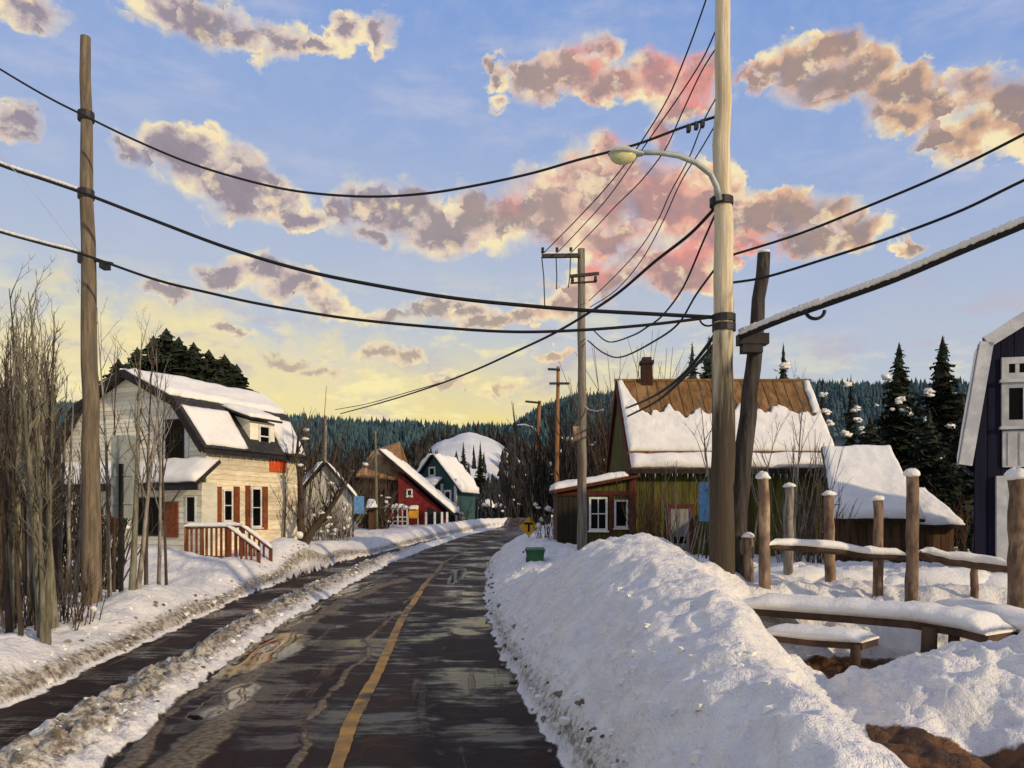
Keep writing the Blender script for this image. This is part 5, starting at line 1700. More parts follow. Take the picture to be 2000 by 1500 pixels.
# ================================================================== signs, bin
def signs():
    # grey tall panel seen from behind
    Y = 16.2
    b = P(242, 1168, Y)
    h = thing('sign_panel', 'tall rounded grey sign panel seen from behind, right of the leftmost pole', 'sign', b)
    x0, x1 = P(217, 0, Y).x, P(266, 0, Y).x
    z0, z1 = P(0, 1012, Y).z, P(0, 850, Y).z
    pts = []
    r = 0.09
    for cx_, cz_, a0 in ((x1 - r, z1 - r, 0), (x0 + r, z1 - r, 90), (x0 + r, z0 + r, 180), (x1 - r, z0 + r, 270)):
        for k in range(5):
            a = radians(a0 + k * 22.5)
            pts.append((cx_ + cos(a) * r, Y, cz_ + sin(a) * r))
    MB().poly(pts, (0, 0.03, 0)).build('panel', M['galv'], h)
    MB().box(P(238, 0, Y).x - 0.035, P(238, 0, Y).x + 0.04, Y - 0.07, Y - 0.003, 0.0, P(0, 906, Y).z).build('post', M['iron'], h)
    for py in (930, 985):
        MB().box(x0 + 0.08, x1 - 0.08, Y - 0.025, Y - 0.002, P(0, py, Y).z, P(0, py - 4, Y).z).build('brace', M['galv'], h)
    # blue sign in front of the green house
    Y = 22.5
    h = thing('street_sign', 'tall blue rectangular sign with a faint forked mark, in front of the green house', 'sign', P(1378, 1060, Y))
    x0, x1, z0, z1 = P(1366, 0, Y).x, P(1395, 0, Y).x, P(0, 1018, Y).z, P(0, 942, Y).z
    sg = MB().box(x0, x1, Y, Y + 0.03, z0, z1).build('panel', M['blue'], h)
    cx, cz = (x0 + x1) / 2, z0 + (z1 - z0) * 0.78
    mk = MB()
    mk.beam((cx, Y - 0.004, cz - 0.06), (cx, Y - 0.004, cz), 0.006, 0.016).beam((cx, Y - 0.004, cz), (cx - 0.04, Y - 0.004, cz + 0.05), 0.006, 0.014).beam((cx, Y - 0.004, cz), (cx + 0.04, Y - 0.004, cz + 0.05), 0.006, 0.014)
    mk.build('mark', M['bluedark'], sg)
    MB().tube([(cx, Y + 0.06, 0.3), (cx, Y + 0.06, z1 - 0.05)], 0.03, 8).build('post', M['iron'], h)
    # yellow junction warning sign
    Y = 40.0
    c = P(1033, 1029, Y)
    h = thing('warning_sign', 'yellow diamond road sign with a black T junction symbol, right side of the bend', 'sign', (c.x, c.y, gz(c.x, c.y)))
    s = 0.52
    pl = MB().poly([(c.x + s, Y, c.z), (c.x, Y, c.z + s), (c.x - s, Y, c.z), (c.x, Y, c.z - s)], (0, 0.03, 0)).build('plate', M['yellow'], h)
    mk = MB().box(c.x - 0.24, c.x + 0.24, Y - 0.012, Y - 0.002, c.z + 0.12, c.z + 0.22).box(c.x - 0.055, c.x + 0.055, Y - 0.012, Y - 0.002, c.z - 0.26, c.z + 0.12)
    mk.build('symbol', M['black'], pl)
    MB().box(c.x - 0.04, c.x + 0.04, Y + 0.035, Y + 0.10, 0.2, c.z + 0.3).build('post', M['galv'], h)
    # blue sign by the left houses
    Y = 42.0
    h = thing('street_sign', 'blue rectangular road sign on a black post at left, near the purple shrub', 'sign', P(689, 1055, Y))
    x0, x1, z0, z1 = P(691, 0, Y).x, P(711, 0, Y).x, P(0, 1003, Y).z, P(0, 969, Y).z
    MB().box(x0, x1, Y, Y + 0.03, z0, z1).build('panel', M['blue'], h)
    MB().tube([(P(690, 0, Y).x - .02, Y + 0.02, 0.3), (P(690, 0, Y).x - .02, Y + 0.02, z1 + 0.1)], 0.045, 8).build('post', M['iron'], h)
    # small amber marker
    Y = 34.0
    h = thing('marker_sign', 'small amber yellow roadside marker on a rusty post, at the corner of the cream house', 'sign', P(583, 1070, Y))
    c = P(583, 992, Y)
    MB().poly([(c.x + .21 * cos(a), Y, c.z + .21 * sin(a)) for a in [k * pi / 4 + pi / 8 for k in range(8)]], (0, .03, 0)).build('plate', M['amber'], h)
    MB().box(c.x - .09, c.x + .09, Y + 0.04, Y + .14, 0.3, c.z + 0.1).build('post', M['rust'], h)
    # green bin
    Y = 23.2
    c = P(1045, 1105, Y)
    zb = gz(c.x, Y) - 0.1
    zt = P(0, 1072, Y).z
    h = thing('wheelie_bin', 'dark green plastic wheeled bin half buried in the roadside snow bank', 'bin', (c.x, Y, zb))
    w0, w1 = 0.22, 0.28
    MB().hexa([(c.x - w0, Y - w0, zb), (c.x + w0, Y - w0, zb), (c.x + w0, Y + w0, zb), (c.x - w0, Y + w0, zb), (c.x - w1, Y - w1, zt - .06), (c.x + w1, Y - w1, zt - .06), (c.x + w1, Y + w1, zt - .06), (c.x - w1, Y + w1, zt - .06)]).build('body', M['bin'], h)
    MB().hexa([(c.x - w1 - .03, Y - w1 - .04, zt - .058), (c.x + w1 + .03, Y - w1 - .04, zt - .058), (c.x + w1 + .03, Y + w1 + .04, zt - .058), (c.x - w1 - .03, Y + w1 + .04, zt - .058), (c.x - w1, Y - w1, zt), (c.x + w1, Y - w1, zt), (c.x + w1, Y + w1, zt + .04), (c.x - w1, Y + w1, zt + .04)]).build('lid', M['bin'], h)
    MB().tube([(c.x - w1 - .04, Y - .15, zt - .08), (c.x - w1 - .09, Y - .15, zt - .10), (c.x - w1 - .09, Y + .15, zt - .10), (c.x - w1 - .04, Y + .15, zt - .08)], 0.02, 6).build('handle', M['iron'], h)
    for s_ in (-1, 1):
        MB().tube([(c.x + s_ * w0, Y + w0, zb + .1), (c.x + s_ * (w0 + .05), Y + w0, zb + .1)], 0.1, 12).build('wheel', M['iron'], h)


signs()


# ================================================================== log fence and snowy rails on the right
def fence():
    h = thing('log_fence', 'rustic log fence of uneven brown posts and snow topped rails before the sheds', 'fence', P(1700, 1145, 12.8))
    posts = [(1491, 935, 1150, 12.6, 12, 0), (1542, 952, 1100, 14.2, 10, 1), (1618, 968, 1140, 13.4, 11, 2), (1716, 978, 1152, 12.6, 11, 3),
             (1783, 930, 1165, 12.0, 13, 4), (1461, 1050, 1150, 12.9, 11, 5), (1902, 1105, 1165, 12.2, 8, 6), (1987, 935, 1190, 10.8, 19, 7)]
    for px, py0, py1, Y, r, k in posts:
        R = random.Random(k)
        a, b = P(px + R.uniform(-4, 4), py1, Y), P(px, py0, Y)
        rr = r / F * Y * 0.87
        pts, rd = [], []
        for i in range(9):
            t = i / 8
            q = a.lerp(b, t) + Vector((R.uniform(-1, 1), R.uniform(-1, 1), 0)) * rr * 0.12
            if i == 0: q.z -= 0.35
            pts.append(q)
            rd.append(rr * R.uniform(0.94, 1.06) * (1.06 - 0.1 * t))
        po = MB().tube(pts, rd, 10).build('post', M['post'] if k not in (1,) else M['barkgrey'], h, smooth=True)
        if k != 6:
            MB().blob(pts[-1] + Vector((0, 0, 0.02)), (rr * 1.35, rr * 1.35, rr * (1.1 if k in (0, 4, 7) else 0.8)), 12, 8, 0.10, k, 0.6).build('snow', M['snow'], po, smooth=True)

    def rail(pts, r, snow, m, par, name='rail'):
        p3 = [P(*p) for p in pts]
        R = random.Random(int(pts[0][0]))
        fine = []
        for i in range(len(p3) - 1):
            for k in range(4):
                fine.append(p3[i].lerp(p3[i + 1], k / 4) + Vector((0, 0, R.uniform(-1, 1) * r * 0.15)))
        fine.append(p3[-1])
        rl = MB().tube(fine, [r * R.uniform(0.9, 1.1) for _ in fine], 8).build(name, m, par, smooth=True)
        # snow ridge on the rail
        vs, fs = [], []
        prof = [(-1.0, 0.1), (-1.2, 0.55), (-0.8, 1.0), (0, 1.2), (0.8, 1.0), (1.2, 0.55), (1.0, 0.1)]
        K = len(prof)
        for i, p in enumerate(fine):
            t = i / (len(fine) - 1)
            e = min(1, 8 * min(t, 1 - t) + 0.3)
            hh = snow * R.uniform(0.85, 1.15) * e
            for x, y in prof:
                vs.append(p + Vector((0, x * r, r * 0.45 + y * hh)))
        for i in range(len(fine) - 1):
            for j in range(K):
                fs.append((i * K + j, i * K + (j + 1) % K, (i + 1) * K + (j + 1) % K, (i + 1) * K + j))
        fs.append(tuple(range(K)))
        fs.append(tuple((len(fine) - 1) * K + j for j in range(K))[::-1])
        MB().add(vs, fs).build('snow', M['snow'], rl, smooth=True)
        return rl
    rail([(1500, 1068, 12.6), (1560, 1070, 12.6), (1640, 1078, 12.55), (1700, 1086, 12.5), (1768, 1088, 12.4)], 0.055, 0.11, M['postdark'], h)
    rail([(1796, 1084, 12.2), (1850, 1096, 12.0), (1905, 1104, 11.8), (1975, 1112, 11.4)], 0.065, 0.11, M['postdark'], h)
    # low rail structure in front: deep snow on heavy beams over a muddy hollow
    g = thing('beam_barrier', 'low barrier of dark beams under deep snow over the muddy hollow', 'barrier', P(1700, 1240, 10.8))

    def beam(pts, w, hh, snow):
        p3 = [P(*p) for p in pts]
        for i in range(len(p3) - 1):
            MB().beam(p3[i], p3[i + 1], w, hh).build('beam', M['postdark'], g)
        fine = []
        for i in range(len(p3) - 1):
            for k in range(6): fine.append(p3[i].lerp(p3[i + 1], k / 6))
        fine.append(p3[-1])
        R = random.Random(int(pts[0][0]) + 3)
        prof = [(-1.0, 0.0), (-1.15, 0.5), (-0.85, 0.9), (-0.3, 1.08), (0.3, 1.08), (0.85, 0.9), (1.15, 0.5), (1.0, 0.0)]
        K = len(prof)
        vs, fs = [], []
        for i, p in enumerate(fine):
            d = fine[min(i + 1, len(fine) - 1)] - fine[max(i - 1, 0)]
            sd = Vector((d.y, -d.x, 0)).normalized()
            t = i / (len(fine) - 1)
            e = min(1, 6 * min(t, 1 - t) + 0.3)
            h_ = snow * R.uniform(0.88, 1.12) * e
            for x, y in prof:
                vs.append(p + sd * (x * w * 0.55) + Vector((0, 0, hh * 0.5 + y * h_)))
        for i in range(len(fine) - 1):
            for j in range(K):
                fs.append((i * K + j, i * K + (j + 1) % K, (i + 1) * K + (j + 1) % K, (i + 1) * K + j))
        fs.append(tuple(range(K)))
        fs.append(tuple((len(fine) - 1) * K + j for j in range(K))[::-1])
        MB().add(vs, fs).build('snow', M['snow'], g, smooth=True)
    beam([(1440, 1188, 12.2), (1560, 1197, 11.8), (1680, 1206, 11.2), (1800, 1216, 10.6), (1900, 1232, 10.1), (1955, 1246, 9.8)], 0.62, 0.11, 0.20)
    beam([(1848, 1192, 11.9), (1930, 1214, 11.0), (2010, 1238, 10.2), (2100, 1262, 9.6)], 0.55, 0.11, 0.20)
    beam([(1500, 1240, 11.0), (1600, 1252, 10.5), (1700, 1258, 10.0)], 0.5, 0.09, 0.14)
    for px, py0, py1, Y, r in ((1668, 1258, 1310, 9.9, .07), (1812, 1225, 1280, 10.2, .10), (1860, 1232, 1275, 10.1, .07), (1975, 1240, 1290, 9.9, .09), (1916, 1240, 1275, 9.95, .07)):
        a, b = P(px, py1, Y), P(px + 4, py0, Y)
        a.z = min(a.z, gz(a.x, a.y)) - 0.15
        MB().tube([a, a.lerp(b, .5), b], [r * 1.1, r, r], 8).build('post', M['postdark'], g, smooth=True)
    # snow fringe behind the fence: low humps
    for k, (px, py, Y, rx, rz) in enumerate([(1560, 1118, 14.6, 0.9, .28), (1668, 1125, 14.2, 0.75, .26), (1742, 1130, 14.0, .45, .22), (1850, 1125, 13.8, .95, .30), (1935, 1130, 13.6, .6, .25)]):
        c = P(px, py, Y)
        o = MB().blob((c.x, c.y, c.z - 0.15), (rx, 0.6, rz), 18, 10, 0.06, k, 0.4).build('snow_drift', M['snow'], None, smooth=True)
        tag(o, kind='structure')


fence()


# ================================================================== trees
def bare_tree_mesh(R, h, r0, lean=(0, 0), nb=14, upright=0.75, blen=0.28, first=0.25, twigs=3, wander=0.05):
    trunk, br = MB(), MB()
    n = 9
    p = Vector((0, 0, -0.4))
    pts, rad = [], []
    d = Vector((lean[0], lean[1], 1)).normalized()
    for i in range(n + 1):
        t = i / n
        pts.append(p.copy())
        rad.append(max(r0 * (1 - t) ** 0.8, 0.006))
        d = (d + Vector((R.uniform(-1, 1), R.uniform(-1, 1), 0)) * wander).normalized()
        p = p + d * (h / n)
    trunk.tube(pts, rad, 7, True)

    def limb(p0, dr, L, r, lev):
        q = [p0]
        dd = dr.normalized()
        k = 4 if lev == 0 else 3
        for i in range(k):
            dd = (dd + Vector((R.uniform(-.3, .3), R.uniform(-.3, .3), R.uniform(-.02, .32))) * 0.6).normalized()
            q.append(q[-1] + dd * (L / k))
        br.tube(q, [r * (1 - 0.8 * i / k) for i in range(k + 1)], 4, False)
        if lev < 2:
            for _ in range(twigs if lev == 0 else 2):
                t = R.uniform(0.25, 0.95)
                i = min(int(t * k), k - 1)
                pp = q[i].lerp(q[i + 1], t * k - i)
                a = R.uniform(0, 2 * pi)
                nd = (dd * 0.9 + Vector((cos(a), sin(a), R.uniform(0.0, 0.6))) * 0.7)
                limb(pp, nd, L * R.uniform(0.35, 0.6), max(r * 0.5, 0.004), lev + 1)
    for b in range(nb):
        t = first + (0.97 - first) * (b + R.random()) / nb
        i = min(int(t * n), n - 1)
        pp = pts[i].lerp(pts[i + 1], t * n - i)
        a = R.uniform(0, 2 * pi)
        dr = Vector((cos(a) * (1 - upright), sin(a) * (1 - upright), upright)).normalized()
        limb(pp, dr, h * blen * (1.15 - 0.6 * t) * R.uniform(0.6, 1.2), rad[i] * 0.45 + 0.004, 0)
    return trunk, br


def bare_proto(seed, h, r0, m, label, cat='tree', name='bare_sapling', group=None, **kw):
    R = random.Random(seed)
    t = thing(name, label, cat, (0, 0, 0), group)
    tr, br = bare_tree_mesh(R, h, r0, **kw)
    tr.build('trunk', m, t, smooth=True)
    br.build('branches', m, t, smooth=True)
    return t


def place(o, x, y, rz=0, s=1.0, z=None):
    o.location = (x, y, gz(x, y) if z is None else z)
    o.rotation_euler = (0, 0, rz)
    o.scale = (s, s, s)
    return o


# dense thicket at the left edge
TG = 'bare saplings of the thicket left of the leftmost pole'
TL = 'slender bare sapling within the dense thicket left of the leftmost pole'
protos = [bare_proto(100 + i, [5.2, 4.6, 5.6, 4.9, 4.2, 5.0, 3.6, 5.4][i], [.07, .06, .072, .05, .06, .068, .05, .062][i], [M['bark'], M['barkdark'], M['bark'], M['barkdark'], M['barkgrey'], M['barkdark'], M['bark'], M['barkgrey']][i], TL, group=TG,
                     nb=10, upright=0.86, blen=0.21, first=0.32, twigs=2, wander=0.045) for i in range(8)]
R = random.Random(55)
used = set()
cnt = 0
for i in range(84):
    px = -90 + 270 * R.random()
    Y = R.uniform(10.8, 19.5)
    if px > 105: Y = R.uniform(15.8, 20)
    if px > 120 and R.random() < 0.7: px -= 80
    x = (px - 1000) / F * Y
    k = i % 8
    o = protos[k] if k not in used else copy_tree(protos[k])
    used.add(k)
    hs = (1.0 if px < 110 else 0.86) * (0.78 + 0.30 * R.random()) * (Y / 13.0) ** 0.75
    place(o, x, Y, R.uniform(0, 6.28), hs)
    tone = ['olive', 'dark', 'olive', 'dark', 'grey', 'dark', 'olive', 'grey'][k]
    row_ = 'in the front row' if Y < 13.5 else ('in the middle' if Y < 16.5 else 'at the back')
    side = 'at the extreme left edge' if px < 30 else ('halfway to the leftmost pole' if px < 100 else 'close beside the leftmost pole')
    o['label'] = f'{tone} bare sapling {row_} of the dense thicket, {side}'
    o['group'] = f'{tone} saplings {row_} of the thicket, {side}'
# tallest spindly one with spruce-like tip
o = copy_tree(protos[2])
place(o, (108 - 1000) / F * 12.2, 12.2, 1.0, 1.02)
o['label'] = 'tallest bare sapling rising above the thicket, nearest its centre'

# individual young trees in front of the cream house
for k, (px, pyb, pyt, Y, r, m_, lean, lab) in enumerate([
        (214, 1165, 570, 16.6, .05, 'barkgrey', .0, 'straight grey sapling just right of the leftmost pole'),
        (255, 1170, 600, 15.2, .075, 'bark', .05, 'olive sapling forked from the base by the grey sign panel'),
        (262, 1170, 690, 15.4, .06, 'barkgrey', .10, 'grey sapling leaning right from beside the sign post'),
        (285, 1165, 615, 16.8, .05, 'barkdark', .02, 'thin dark sapling left of the gable window'),
        (310, 1155, 650, 17.4, .05, 'barkgrey', .03, 'pale sapling crossing the gable window'),
        (326, 1150, 700, 18.0, .04, 'barkdark', -.01, 'short dark sapling right of the bay window'),
        (222, 1170, 640, 17.0, .04, 'barkdark', .02, 'slim dark sapling between leftmost pole and sign panel')]):
    b = P(px, pyb, Y)
    t_ = P(px, pyt, Y)
    hh = t_.z - b.z
    o = bare_proto(300 + k, hh, r, M[m_], lab, nb=9, upright=0.72, blen=0.22, first=0.35, lean=(lean, 0), twigs=2, wander=0.03)
    o.location = b
# sapling near the far corner of the cream house
o = bare_proto(330, 3.4, .035, M['barkdark'], 'little bare tree against the far corner of the cream house side wall', nb=10, upright=0.7, blen=0.34, first=0.2, twigs=3)
place(o, (553 - 1000) / F * 28.5, 28.5, 0.4)


def twisted():
    R = random.Random(42)
    base = P(590, 1098, 31)
    base.z = gz(base.x, base.y)
    h = thing('twisted_tree', 'black gnarled leafless tree leaning right with clots of snow, beyond the cream house', 'tree', base)
    tr, br = MB(), MB()
    tr.tube([base - Vector((0, 0, .4)), P(592, 1065, 31), P(612, 1032, 31), P(640, 1000, 30.8), P(664, 965, 30.6), P(688, 925, 30.5)], [.24, .20, .15, .10, .06, .02], 9)
    tr.tube([P(596, 1068, 31), P(586, 1020, 31.1), P(588, 960, 31.2), P(580, 890, 31.2), P(584, 830, 31.2)], [.17, .15, .11, .07, .02], 8)
    tr.build('trunk', M['barkdark'], h, smooth=True)
    clots = []
    for i in range(46):
        s = R.random()
        if R.random() < 0.6:
            p0 = P(592 + 96 * s, 1060 - 130 * s, 31)
        else:
            p0 = P(586 + R.uniform(-2, 4), 1050 - 200 * s, 31.1)
        q = [p0]
        d = Vector((R.uniform(-.7, .9), R.uniform(-.5, .5), R.uniform(.3, 1.2))).normalized()
        L = R.uniform(.7, 1.9)
        for k in range(4):
            d = (d + Vector((R.uniform(-.4, .4), R.uniform(-.3, .3), R.uniform(-.1, .3)))).normalized()
            q.append(q[-1] + d * L / 4)
        br.tube(q, [.035, .028, .02, .013, .006], 4, False)
        for _ in range(3):
            k = R.randint(1, 3)
            d2 = (d + Vector((R.uniform(-.8, .8), R.uniform(-.6, .6), R.uniform(-.1, .7)))).normalized()
            br.tube([q[k], q[k] + d2 * L * .2, q[k] + d2 * L * .42 + Vector((0, 0, .05))], [.015, .01, .005], 3, False)
        if i % 5 == 0: clots.append(q[2])
    br.build('branches', M['barkdark'], h)
    for i, c in enumerate(clots):
        MB().blob(c + Vector((0, 0, .03)), (.13, .08, .06), 9, 7, .25, i).build('snow_clot', M['snow'], h, smooth=True)
    MB().blob(P(585, 1045, 30.6), (.17, .15, .13), 10, 7, .12, 91).build('snow_clot', M['snow'], h, smooth=True)


twisted()


# --- bushes made of stems
def twig_bush(name, label, px, Y, w, h, n, m, cat='shrub', seed=0, snow=0, dx=0.3, r=0.012):
    R = random.Random(seed)
    x = (px - 1000) / F * Y
    z = gz(x, Y)
    t = thing(name, label, cat, (x, Y, z))
    mb = MB()
    for i in range(n):
        bx, by = x + R.uniform(-w, w) * 0.6, Y + R.uniform(-.4, .4)
        L = h * R.uniform(.55, 1.1)
        d = Vector((R.uniform(-dx, dx) + (bx - x) / max(w, .1) * dx * 0.7, R.uniform(-.2, .2), 1)).normalized()
        q = [Vector((bx, by, z - .1))]
        for k in range(4):
            d = (d + Vector((R.uniform(-.12, .12), R.uniform(-.1, .1), 0))).normalized()
            q.append(q[-1] + d * L / 4)
        mb.tube(q, [r, r * .85, r * .65, r * .45, r * .25], 4, False)
        for _ in range(3):
            k = R.randint(1, 3)
            dd = (d + Vector((R.uniform(-.6, .6), R.uniform(-.4, .4), R.uniform(0, .4)))).normalized()
            mb.tube([q[k], q[k] + dd * L * .12, q[k] + dd * L * .26], [r * .5, r * .4, r * .2], 3, False)
    mb.build('stems', m, t)
    for i in range(snow):
        a = R.uniform(-w, w) * .7
        MB().blob((x + a, Y + R.uniform(-.3, .3), z + h * R.uniform(.12, .75)), (R.uniform(.05, .13) * (Y / 18) ** .5, .07, R.uniform(.03, .09) * (Y / 18) ** .5), 9, 7, .25, i).build('snow_clot', M['snow'], t, smooth=True)
    return t


twig_bush('purple_shrub', 'purple stemmed shrub fringe beside the left blue sign', 662, 43, 1.1, 1.6, 70, M['purple'], seed=1, r=.016)
twig_bush('bare_shrub', 'brown leafless shrub against the front wall of the green house, left of its door', 1268, 26.5, .9, 2.2, 30, M['twig'], seed=2, snow=0)
twig_bush('bare_shrub', 'tall brown stems before the green house, between its door and the blue sign', 1345, 22, .8, 3.0, 9, M['barkgrey'], seed=3, r=.02)
twig_bush('bare_shrub', 'brown leafless brush on the far side of the lean-to roof', 1850, 27.5, 1.3, 2.6, 40, M['twig'], seed=4)
twig_bush('bare_shrub', 'wide snowy tangle of grey stems in front of the whitewashed cottage', 640, 38.5, 1.5, 2.9, 70, M['barkgrey'], seed=31, snow=22, r=.022, dx=.5)
twig_bush('bare_shrub', 'dark leafless bush in front of the left half of the tan roofed barn', 728, 55, 1.7, 3.8, 70, M['barkdark'], seed=32, snow=8, r=.035, dx=.5)
twig_bush('bare_shrub', 'thin dark brush at the right foot of the red house', 893, 66, 1.0, 2.2, 30, M['barkdark'], seed=33, snow=6, r=.03)
twig_bush('bare_shrub', 'dark brush behind the lattice and tan roofed barn', 715, 58, 2.2, 4.6, 60, M['barkdark'], seed=5, r=.04)
twig_bush('bare_shrub', 'snowy brush left of the green house porch, above the green bin', 1068, 33, 0.7, 2.0, 30, M['barkdark'], seed=6, snow=9)
twig_bush('bare_shrub', 'low undergrowth with snow clots at the foot of the left thicket', 60, 12.6, 1.6, 1.2, 90, M['barkdark'], seed=8, snow=5, r=.012)
twig_bush('bare_shrub', 'dark undergrowth deep inside the left thicket, before the wing of the cream house', 70, 18.5, 3.2, 3.0, 220, M['barkdark'], seed=9, snow=22, r=.022)
twig_bush('bare_shrub', 'tall bare clump behind the far corner of the cream house roof', 585, 44, 1.6, 8.0, 26, M['barkdark'], seed=10, r=.05, dx=.22)
twig_bush('bare_shrub', 'brown bare treetops rising behind the green house chimney', 1262, 38, 2.9, 9.6, 40, M['twig'], seed=11, r=.035, dx=.15)
twig_bush('bare_shrub', 'pale bare treetops between the grey pole and the green house', 1185, 42, 1.6, 8.6, 20, M['barkdark'], seed=12, r=.035, dx=.15)
twig_bush('bare_shrub', 'rust coloured bare stems in front of the green house wall, right of the porch windows', 1250, 25.6, .5, 2.6, 16, M['twig'], seed=21, r=.018)
twig_bush('bare_shrub', 'thin bare brush between the green house door and porch', 1290, 26.8, .5, 2.3, 18, M['barkdark'], seed=22)
twig_bush('bare_shrub', 'bare stems behind the log fence, before the right part of the green wall', 1560, 21, 1.0, 3.6, 24, M['barkgrey'], seed=23, r=.018)
twig_bush('bare_shrub', 'brown tangle against the timber shed corner, behind the leftmost fence posts', 1600, 20.5, .8, 2.2, 34, M['twig'], seed=24, r=.014)
# slender trees crossing the green roof
for k, (px, pyb, pyt, Y, r, lean, lab) in enumerate([(1552, 1060, 700, 18.5, .035, .0, 'slender grey tree standing before the right end of the green roof'),
                                                      (1470, 1060, 790, 20, .03, .10, 'thin grey tree leaning right behind the brace pole'),
                                                      (1408, 1060, 750, 22, .05, -.22, 'grey branchy tree leaning left across the green house roof')]):
    b = P(px, pyb, Y)
    o = bare_proto(400 + k, P(px, pyt, Y).z - b.z, r, M['barkgrey'], lab, nb=11, upright=0.68, blen=.30, first=.30, lean=(lean, 0), twigs=2)
    o.location = b


# --- conifers
def conifer(name, label, px, pyt, Y, pyb, wpx, m, seed, clumps=(), dens=1.0, group=None, cat='conifer', taper=1.0, tip=0.12):
    R = random.Random(seed)
    top = P(px, pyt, Y)
    zb = P(px, pyb, Y).z
    x = top.x
    t = thing(name, label, cat, (x, Y, zb), group)
    H = top.z - zb
    W = wpx / F * Y / 2
    MB().tube([(x, Y, zb - .5), (x, Y, zb + H * .5), (x, Y, top.z)], [H * .018, H * .011, .012], 7).build('trunk', M['barkdark'], t, smooth=True)
    vs, fs = [], []
    lv = int(max(22, min(44, H / 0.27)) * min(dens, 1.15))
    prof = lambda q: (1 - q) ** (0.85 * taper) + tip * (1 - q) * 0.6
    # dark inner mass, ragged
    o = 0
    for j in range(lv):
        q0 = 0.03 + 0.95 * j / lv
        z0, rr = zb + H * q0, W * prof(q0) * 0.62
        k0 = len(vs)
        ks = 9
        ph = R.uniform(0, 6)
        for k in range(ks):
            an = ph + 2 * pi * k / ks
            r_ = rr * R.uniform(.6, 1.25)
            vs.append((x + cos(an) * r_, Y + sin(an) * r_, z0 - R.uniform(0, .03) * H))
        vs.append((x, Y, z0 + H * 1.9 / lv))
        for k in range(ks):
            fs.append((k0 + k, k0 + (k + 1) % ks, k0 + ks))
    for j in range(lv):
        tt = (j + R.random() * .8) / lv
        z = zb + H * (0.02 + 0.97 * tt)
        rad = W * prof(tt) * R.uniform(.78, 1.12)
        if tt > .9: rad = max(rad, W * 0.06)
        nbr = max(6, int((13 - 5 * tt)))
        for b in range(nbr):
            a = 2 * pi * (b + R.random() * .8) / nbr
            L = rad * R.uniform(.6, 1.15)
            dx, dy = cos(a), sin(a)
            droop = R.uniform(.15, .55)
            zj = z + R.uniform(-.5, .5) * H / lv
            ns = 5
            for s_ in range(ns):
                f0 = (s_ + .4) / ns
                cx_, cy_, cz_ = x + dx * L * f0, Y + dy * L * f0, zj - droop * L * f0 + 0.12 * L * f0 * f0
                wd = L * (.30 * (1 - f0) + .12)
                for sd in (-1, 1):
                    sw = R.uniform(.5, 1.3)
                    ex = cx_ + dx * L * .22 + (-dy) * sd * wd * sw
                    ey = cy_ + dy * L * .22 + dx * sd * wd * sw
                    ez = cz_ - R.uniform(.05, .45) * L * .5
                    o = len(vs)
                    vs += [(cx_ - dx * L * .10, cy_ - dy * L * .10, cz_ + .04 * L), (cx_ + dx * L * .14, cy_ + dy * L * .14, cz_ - .02 * L), (ex, ey, ez), (ex - dx * L * .14, ey - dy * L * .14, ez - L * .10)]
                    fs.append((o, o + 1, o + 2, o + 3))
    mb = MB()
    mb.v, mb.f = vs, fs
    mb.build('crown', m, t)
    for i, (cx_, cy_, cw) in enumerate(clumps):
        p = P(cx_, cy_, Y)
        off = W * 0.68 * (1 - max(0, (p.z - zb) / H)) + .15
        q = Vector((p.x * (Y - off) / Y, Y - off, EYE + (p.z - EYE) * (Y - off) / Y))
        s = cw / F * Y / 2
        cm = MB()
        for c_ in range(7):
            o_ = Vector((R.uniform(-1, 1), R.uniform(-.5, .3), R.uniform(-.8, .8))) * s * .75
            w_ = s * R.uniform(.35, .75)
            cm.blob(q + o_ * .75, (w_, w_ * .8, w_ * R.uniform(.55, .8)), 8, 6, .30, seed * 31 + i * 7 + c_, .5)
        cm.build('snow_clump', M['snow'], t, smooth=True)
    return t


conifer('spruce_tree', 'tall dark spruce with large snow clumps, left of the two tallest behind the sheds', 1756, 668, 38, 1040, 150, M['needle'], 1, [(1733, 737, 20), (1757, 784, 22), (1770, 806, 24), (1712, 792, 10), (1742, 800, 9)], 1.3, taper=.82)
conifer('spruce_tree', 'tall purplish spruce with large snow clumps, nearest the navy barn', 1841, 655, 38, 1040, 158, M['needle'], 2, [(1813, 770, 24), (1810, 822, 16), (1803, 853, 26), (1858, 835, 20), (1862, 772, 12), (1833, 896, 34), (1824, 953, 26), (1846, 938, 18)], 1.3, taper=.82)
conifer('spruce_tree', 'narrow dark spruce with three snow clumps, right behind the green roof edge', 1606, 742, 34, 1000, 62, M['needle'], 3, [(1608, 772, 16), (1615, 806, 20), (1617, 828, 19)])
conifer('spruce_tree', 'narrow spruce with snow clumps up its right side, second behind the green roof edge', 1662, 735, 35, 1000, 66, M['needle'], 4, [(1656, 752, 15), (1671, 800, 18), (1675, 820, 20), (1681, 838, 12), (1652, 848, 22), (1688, 852, 20)])
conifer('spruce_tree', 'small spruce with snow on its left side, peeking over the brown ridge', 1530, 672, 36, 1010, 110, M['needle'], 5, [(1534, 716, 20), (1516, 722, 10)])
conifer('spruce_tree', 'green spruce rising behind the ridge between chimney and tallest pole', 1352, 668, 40, 1010, 120, M['needleg'], 6, [], 1.2)
conifer('spruce_tree', 'broad green spruce just left of the tallest pole, behind the ridge', 1385, 655, 42, 1010, 150, M['needleg'], 7, [], 1.3)
conifer('spruce_tree', 'dark squat spruce filling the gap between the timber shed and the barn', 1700, 812, 30.5, 1040, 190, M['needle'], 8, [], 1.1)
